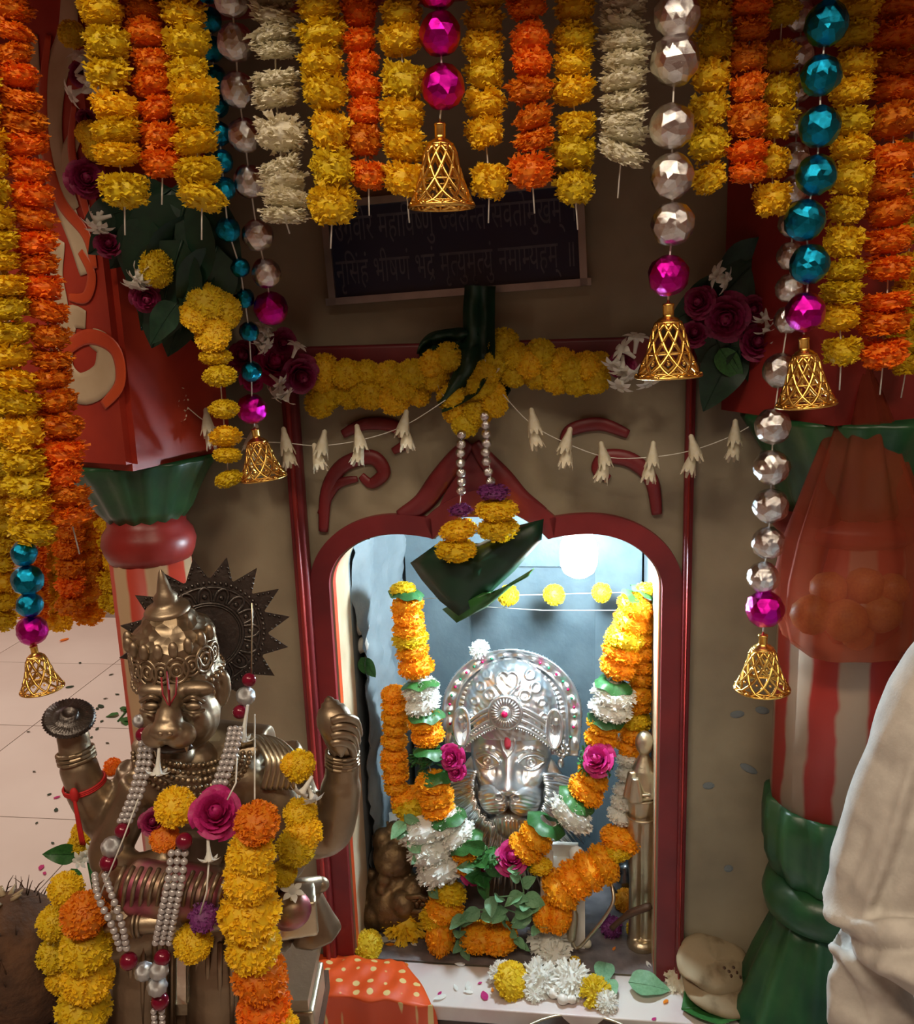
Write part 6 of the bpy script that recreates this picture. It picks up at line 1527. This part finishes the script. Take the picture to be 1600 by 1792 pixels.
o = MB().grid(60, 50, clothf).obj('dotted_cloth', M['dots'], None, True, W(cu0, .1, ZN)); s3 = o.modifiers.new('s', 'SOLIDIFY'); s3.thickness = .0015
tag(o, 'orange cloth with gold dots draped over the marble ledge beside the statue', 'cloth')
pz = atz(1000, 1774, .150); rp = 140 * pxm(pz); pc = Vector((pz.x, pz.y - rp, .0605))
g = thing('steel_plate', pc, 'large round steel plate on the step below the ledge', 'plate')
MB().lathe([(.0, .004), (rp * .86, .004), (rp * .93, .05), (rp * .98, .087), (rp * 1.0, .089), (rp * 1.0, .085), (rp * .95, .044), (rp * .87, 0), (0, 0)], pc, 64).obj('dish', M['rim'], g, True, pc)
MB().tube([pc + Vector((rp * math.cos(2 * PI * k / 64), rp * math.sin(2 * PI * k / 64), .088)) for k in range(64)], .003, 8, closed=True).obj('rolled_rim', M['palemetal'], g, True, pc)
# carton and green leaf by the green pillar base
pq = atz(1365, 1752, .10)
cg = thing('carton', Vector((pq.x + .03, pq.y - .05, .0605)), 'brown printed carton lying before the green pillar foot', 'box')
RC = Matrix.Rotation(math.radians(-12), 3, 'Z')
MB().box(Vector((pq.x + .05, pq.y - .05, .083)), (.075, .055, .022), RC).obj('box_body', M['box'], cg, False, pq)
for k in (-.054, -.047): MB().box(Vector((pq.x + .05, pq.y - .05, .1053)) + RC @ Vector((k, 0, 0)), (.0012, .055, .0004), RC).obj('printed_line', M['creampaint'], cg, False, pq)
# folded breads on a leaf
pbq = atz(1255, 1748, ZN); s6 = pxm(pbq)
o = inst('plate_leaf', LEAF['leaf'], None, Vector((pbq.x - .075, pbq.y - .03, ZN + .006)), Quaternion((0, 0, 1), -1.5), .16); tag(o, 'green leaf laid under the folded flatbreads', 'leaf')
def breadf(c, R0, th, tilt, seed, wob):
    b = MB(); n = 36
    def f(s_, t):
        a = 2 * PI * s_; r = R0 * math.sin(PI * min(max(t, 0), 1)) ** .5 if 0 < t < 1 else 0
        zz = th * math.cos(PI * t); d = Vector((math.cos(a), math.sin(a), 0))
        k = 1 + .10 * noise.noise(d * 1.6 + Vector((seed, 0, 0)))
        return Vector((r * k * d.x, r * k * d.y * .8, zz + wob * noise.noise(Vector((r * d.x * 30, r * d.y * 30, seed)))))
    b.grid(n, 10, f); Rr = Matrix.Rotation(tilt[0], 3, 'X') @ Matrix.Rotation(tilt[1], 3, 'Y'); b.v = [Rr @ v + c for v in b.v]; return b
GBR = 'folded flatbreads by the ledge'
zB = ZN + .012
c0 = Vector((pbq.x + .01, pbq.y, zB + .020)); tag(breadf(c0, 74 * s6, .014, (.35, .10), 1.0, .010).obj('flatbread', M['bread'], None, True, c0), 'lower brown spotted flatbread lying on the leaf', 'bread', GBR)
c0 = Vector((pbq.x - .004, pbq.y + .016, zB + .054)); tag(breadf(c0, 66 * s6, .013, (.55, .22), 5.0, .012).obj('flatbread', M['bread'], None, True, c0), 'upper puffed flatbread with dark holes, leaning on the lower one', 'bread', GBR)
ub = bpy.data.objects['flatbread.001']
for x, y in [(1268, 1694), (1276, 1700), (1284, 1693), (1290, 1702), (1296, 1710), (1280, 1708)]:  # flat dark discs painting in the shade of holes in the upper bread
    dg_ = bpy.context.evaluated_depsgraph_get(); r_ = ray(x, y).normalized()
    hit, loc_, nr_, *_x = SC.ray_cast(dg_, C, r_)
    q_ = MB().ell((0, 0, 0), (.0034, .0034, .0014), None, 8, 5).obj('painted_hole', M['wood'], None, True); q_.location = loc_ if hit else c0; q_.rotation_mode = 'QUATERNION'; q_.rotation_quaternion = Vector((0, 0, 1)).rotation_difference(nr_ if hit else Vector((0, 0, 1))); put(q_, ub)
o = head(None, 'w', atz(1190, 1715, ZN + .012), 26); o.name = 'white_flower'; tag(o, 'wilted pale yellow flower leaning on the flatbreads', 'flower')

# ================================================================== ORANGE BAG
YBG = 1.31
bt = at(1512, 640, YBG); bb_ = at(1490, 1148, YBG)
g = thing('plastic_bag', bt, 'translucent orange plastic bag of fruit hanging before the striped pillar', 'bag')
sb = pxm(at(1490, 900, YBG)); prof = [(10, 640), (20, 665), (30, 690), (48, 740), (68, 800), (92, 870), (116, 940), (134, 1010), (140, 1070), (128, 1115), (90, 1142), (30, 1150), (0, 1151)]
def bagf(s_, t):
    x = t * (len(prof) - 1); i = min(int(x), len(prof) - 2); f_ = x - i; r = prof[i][0] * (1 - f_) + prof[i + 1][0] * f_; y = prof[i][1] * (1 - f_) + prof[i + 1][1] * f_
    cx = 1512 + (y - 640) / 510 * -14; a = 2 * PI * s_; pl_ = 1 + (.16 * max(0, 1 - t * 1.2) + .03) * math.sin(9 * a + 3 * t) + .05 * math.sin(4 * a + 6 * t)
    p = at(cx, y, YBG); return p + Vector((math.cos(a) * r * sb * pl_, math.sin(a) * r * sb * pl_ * .55, 0))
MB().grid(72, 48, bagf).obj('bag_skin', M['bag'], g, True, bt)
thread(g, [bt, Vector((bt.x, bt.y, 1.86)), Vector((bt.x, bt.y, 1.93))], .002)
GFR = 'fruit inside the orange bag'
for k, (x, y, r, dy) in enumerate([(1420, 1075, 36, 0), (1480, 1085, 38, -.02), (1540, 1070, 38, 0), (1450, 1030, 32, .01), (1515, 1025, 34, .01), (1562, 1030, 28, 0), (1500, 1110, 28, .0)]):
    p = at(x, y, YBG + dy); s7 = r * pxm(p)
    b = MB().lathe([(0, -1), (.5, -.9), (.85, -.55), (1, 0), (.88, .5), (.5, .84), (.18, .90), (.05, .82)], n=20); o = b.obj('fruit', M['fruit']); o.location = p; o.scale = (s7, s7, s7); o.rotation_euler = (random.uniform(-.8, .8), random.uniform(-.8, .8), 0)
    tag(o, 'round orange yellow fruit seen through the orange bag', 'fruit', GFR)
pcd = at(1585, 1165, 1.36)
o = MB().box((0, 0, 0), (.05, .003, .03), Matrix.Rotation(math.radians(-8), 3, 'Z')).obj('notice_card', M['bluecard'], None, False); o.location = pcd + Vector((.035, -.02, 0)); tag(o, 'dark blue notice card on the striped pillar below the bag', 'card')
for k in range(3):
    q_ = MB().box((0, 0, 0), (.03 - .004 * k, .0006, .002), Matrix.Rotation(math.radians(-8), 3, 'Z')).obj('printed_line', M['letter'], None, False); q_.location = o.location + Vector((-.004, -.0035, .014 - .012 * k)); put(q_, o)

# ================================================================== PERSON IN WHITE
YP = .92
V = lambda x, y, dy=0: at(x, y, YP + dy)
sp = pxm(V(1500, 1400))
sh_ = Vector((.60, .93, 1.10)); el = V(1502, 1570, 0); hip = Vector((.70, .95, .42))
body = MB()
body.ell((.745, .95, 1.36), (.075, .092, .112), None, 20, 14); body.ell((.72, .91, 1.32), (.05, .05, .06), None, 14, 10)
body.tube([(.745, .96, 1.28), (.75, .97, 1.18)], [.05, .055], 14)
body.tube([(.75, .97, 1.16), (.75, .97, .95), (.74, .96, .70), (.73, .97, .45)], [.14, .16, .145, .16], 20)
body.tube([(.60, .95, 1.12), (.90, .98, 1.12)], .065, 14)
wr = Vector((.66, .74, .66))
body.tube([(.60, .95, 1.10), (el.x + .03, el.y + .01, el.z), wr], [.052, .045, .028], 14)
body.tube([(.90, .98, 1.10), (.97, .90, .82), (.80, .74, .70)], [.052, .045, .028], 14)
for s_, h0 in ((-1, wr), (1, Vector((.80, .74, .70)))):
    pd = Vector((.03 * -s_, -.03, 0)); body.ell(h0 + pd, (.034, .04, .018), None, 14, 10)
    for k in range(4): q0 = h0 + pd + Vector((-.024 + .016 * k, -.03, 0)); body.tube([q0, q0 + Vector((0, -.035, -.006)), q0 + Vector((0, -.055 - .008 * (k in (1, 2)), -.022))], [.009, .0085, .007], 8)
    q0 = h0 + pd + Vector((.032 * s_ * -1, -.005, .004)); body.tube([q0, q0 + Vector((-.02 * s_, -.025, 0)), q0 + Vector((-.022 * s_, -.045, -.008))], [.011, .010, .008], 8)
for x in (.62, .86):
    body.tube([(x, .97, .44), (x - .01, .72, .22), (x, .66, .14)], [.085, .075, .06], 16); body.tube([(x, .66, .13), (x + .01, .92, .115), (x + .01, 1.06, .12)], [.058, .052, .035], 14); body.ell((x + .01, 1.09, .12), (.04, .06, .03), None, 12, 8)
body.ell((.715, .862, 1.345), (.012, .02, .02), None, 8, 6)
for sx in (-1, 1): body.ell((.745 + .076 * sx, .96, 1.35), (.012, .02, .03), None, 8, 6)
person = body.obj('person', M['skin'], None, True, Vector((.73, .95, .06))); remesh(person, .008, 2)
tag(person, 'person in loose off white clothes kneeling beside the shrine, arm bent', 'person')
# kurta: sleeve, trunk and skirt, with folds
k = MB()
k.tube([(.76, .98, 1.19), (.76, .98, 1.0), (.75, .97, .75), (.73, .96, .55), (.72, .94, .36), (.72, .93, .22)], [.15, .19, .18, .20, .24, .26], 26)
k.tube([(.62, .96, 1.15), (.92, .99, 1.13)], .085, 16)
k.tube(crom([(.66, .95, 1.13), V(1684, 1200), V(1628, 1340), V(1580, 1460), V(1532, 1560), V(1512, 1610)], 4), [.068] * 4 + [104 * sp] * 4 + [100 * sp] * 4 + [98 * sp] * 4 + [88 * sp] * 4 + [70 * sp], 20)
k.tube(crom([V(1500, 1600), V(1530, 1640, -.03), V(1600, 1680, -.08), wr + Vector((-.02, .03, 0))], 4), [50 * sp] * 5 + [52 * sp] * 4 + [50 * sp] * 3 + [.045], 16)
k.tube([(.90, .98, 1.12), (.98, .90, .84), (.84, .77, .71)], [.08, .075, .06], 16)
k.tube(crom([V(1510, 1650), V(1520, 1720), V(1530, 1800), V(1525, 1900)], 4), [62 * sp] * 5 + [76 * sp] * 4 + [86 * sp] * 4, 18)
ku = k.obj('kurta', M['cloth'], person, True, Vector((.73, .95, .06))); remesh(ku, .005, 6)
# drapery relief: sharp creases along drag lines, soft hollows between
me_ = ku.data; me_.update(); wl_ = Vector((.73, .95, .06))
FO = []
for pts, wd_, am in [([(1432, 1592), (1470, 1612), (1530, 1622), (1640, 1618)], 12, .011), ([(1440, 1618), (1480, 1650), (1540, 1665), (1640, 1660)], 10, -.010), ([(1446, 1640), (1490, 1690), (1550, 1745), (1620, 1810)], 14, .010),
               ([(1452, 1668), (1480, 1720), (1520, 1800)], 10, -.009), ([(1605, 1320), (1570, 1450), (1530, 1560), (1512, 1612)], 9, .008), ([(1628, 1320), (1592, 1450), (1550, 1560), (1528, 1606)], 14, -.010),
               ([(1450, 1690), (1462, 1740), (1462, 1800)], 12, .009), ([(1530, 1690), (1580, 1700), (1650, 1740)], 12, .009), ([(1530, 1640), (1590, 1640), (1650, 1650)], 9, .007), ([(1560, 1260), (1500, 1420), (1462, 1540)], 16, .004), ([(1520, 1440), (1500, 1500), (1470, 1560)], 12, -.005)]:
    FO.append((crom([Vector((x, y, 0)) for x, y in pts], 4), wd_, am))
CI = CM.transposed()
nr = [v.normal.copy() for v in me_.vertices]
for v, n_ in zip(me_.vertices, nr):
    p = v.co + wl_; q_ = CI @ (p - C)
    hgt = .008 * noise.noise(Vector((p.x * 9 + p.z * 5, p.y * 8, p.z * 2.6 - p.x * 5)))
    if n_.y < .35 and q_.z < -.1 and p.x < .68:
        a_ = Vector((800 + q_.x / -q_.z * FPX, 896 - q_.y / -q_.z * FPX, 0))
        for P, wd_, am in FO:
            d_ = 1e9; tt = 0
            for i_ in range(len(P) - 1):
                ab = P[i_ + 1] - P[i_]; f0 = max(0, min(1, (a_ - P[i_]).dot(ab) / ab.length_squared)); dd_ = (a_ - P[i_] - ab * f0).length
                if dd_ < d_: d_ = dd_; tt = (i_ + f0) / (len(P) - 1)
            if d_ < 3 * wd_: hgt += am * math.exp(-(d_ / wd_) ** 2) * min(1, 6 * tt + .15, 6 * (1 - tt) + .15)
    v.co += n_ * hgt
me_.update()
sm_ = ku.modifiers.new('soften', 'SMOOTH'); sm_.iterations = 3; sm_.factor = .5
h_ = MB(); h_.ell((.748, .972, 1.392), (.082, .092, .09), None, 20, 14); h_.ell((.75, 1.0, 1.34), (.076, .07, .08), None, 16, 12)
remesh(h_.obj('hair', M['hair'], person, True, Vector((.73, .95, .06))), .008, 2)
fc = MB()
for sx in (-1, 1): MB().ell((.738 + .03 * sx, .864, 1.365), (.011, .006, .006), None, 10, 6).obj('eye', M['bulbbase'], person, True, Vector((.73, .95, .06)))
MB().tube([(.708, .868, 1.305), (.725, .862, 1.303), (.742, .868, 1.305)], .005, 8).obj('mouth', M['darkrose'], person, True, Vector((.73, .95, .06)))

# ================================================================== SCRAPS ON THE HALL FLOOR
o = lone(FL['O'][1], 199, 1352, 17, 'single orange marigold lying on the marble hall floor', 0.0, 1.0, cat='flower')
g = thing('leaf_sprig', atz(215, 1252, .004), 'small dark sprig of leaves on the marble hall floor', 'leaves')
for x, y, tx, ty in [(208, 1250, 185, 1252), (215, 1245, 232, 1238), (220, 1255, 228, 1268), (212, 1243, 226, 1234), (215, 1262, 230, 1258)]:
    p = atz(x, y, .006); t_ = atz(tx, ty, .006); d = (t_ - p).normalized(); zz = Vector((0, 0, 1)); inst('leaf', LEAF['leaf'], g, p, Matrix((d.cross(zz), d, zz)).transposed().to_quaternion(), max(.05, (t_ - p).length * 1.1))
MB().tube([atz(206, 1262, .004), atz(218, 1248, .004), atz(226, 1236, .004)], .003, 5).obj('stem', M['leaf'], g, True, atz(215, 1252, .004))
R_ = random.Random(9); GS = 'scraps on the hall floor'
dk = MB().grid(3, 4, lambda s_, t: Vector(((s_ - .5) * .6 * math.sin(PI * (t * .8 + .15)), t - .5, .1 * s_ * t))).mesh('scrap', M['leafdark'], True, False)
for x, y, sz, me_ in [(112, 1120, 20, pety), (122, 1202, 14, dk), (176, 1236, 16, dk), (185, 1222, 8, dk), (170, 1275, 10, dk), (178, 1262, 9, dk), (100, 1395, 12, petr), (98, 1417, 12, dk), (72, 1518, 16, petr), (78, 1528, 10, petr), (160, 1290, 8, dk), (150, 1310, 7, dk), (188, 1300, 8, dk), (86, 1390, 9, dk), (60, 1350, 7, dk), (92, 1475, 8, dk), (205, 1215, 8, dk), (170, 1240, 9, dk), (64, 1440, 7, dk), (195, 1180, 9, dk), (140, 1160, 8, dk), (50, 1280, 7, dk)]:
    p = atz(x, y, .003); o = inst('floor_scrap', me_, None, p, Quaternion((0, 0, 1), R_.uniform(0, 6)), sz * pxm(p)); tag(o, {pety: 'orange petal scrap on the marble hall floor', petr: 'magenta petal scrap on the marble hall floor', dk: 'dark leaf scrap on the marble hall floor'}[me_], 'scrap', GS)
bpy.context.view_layer.update()
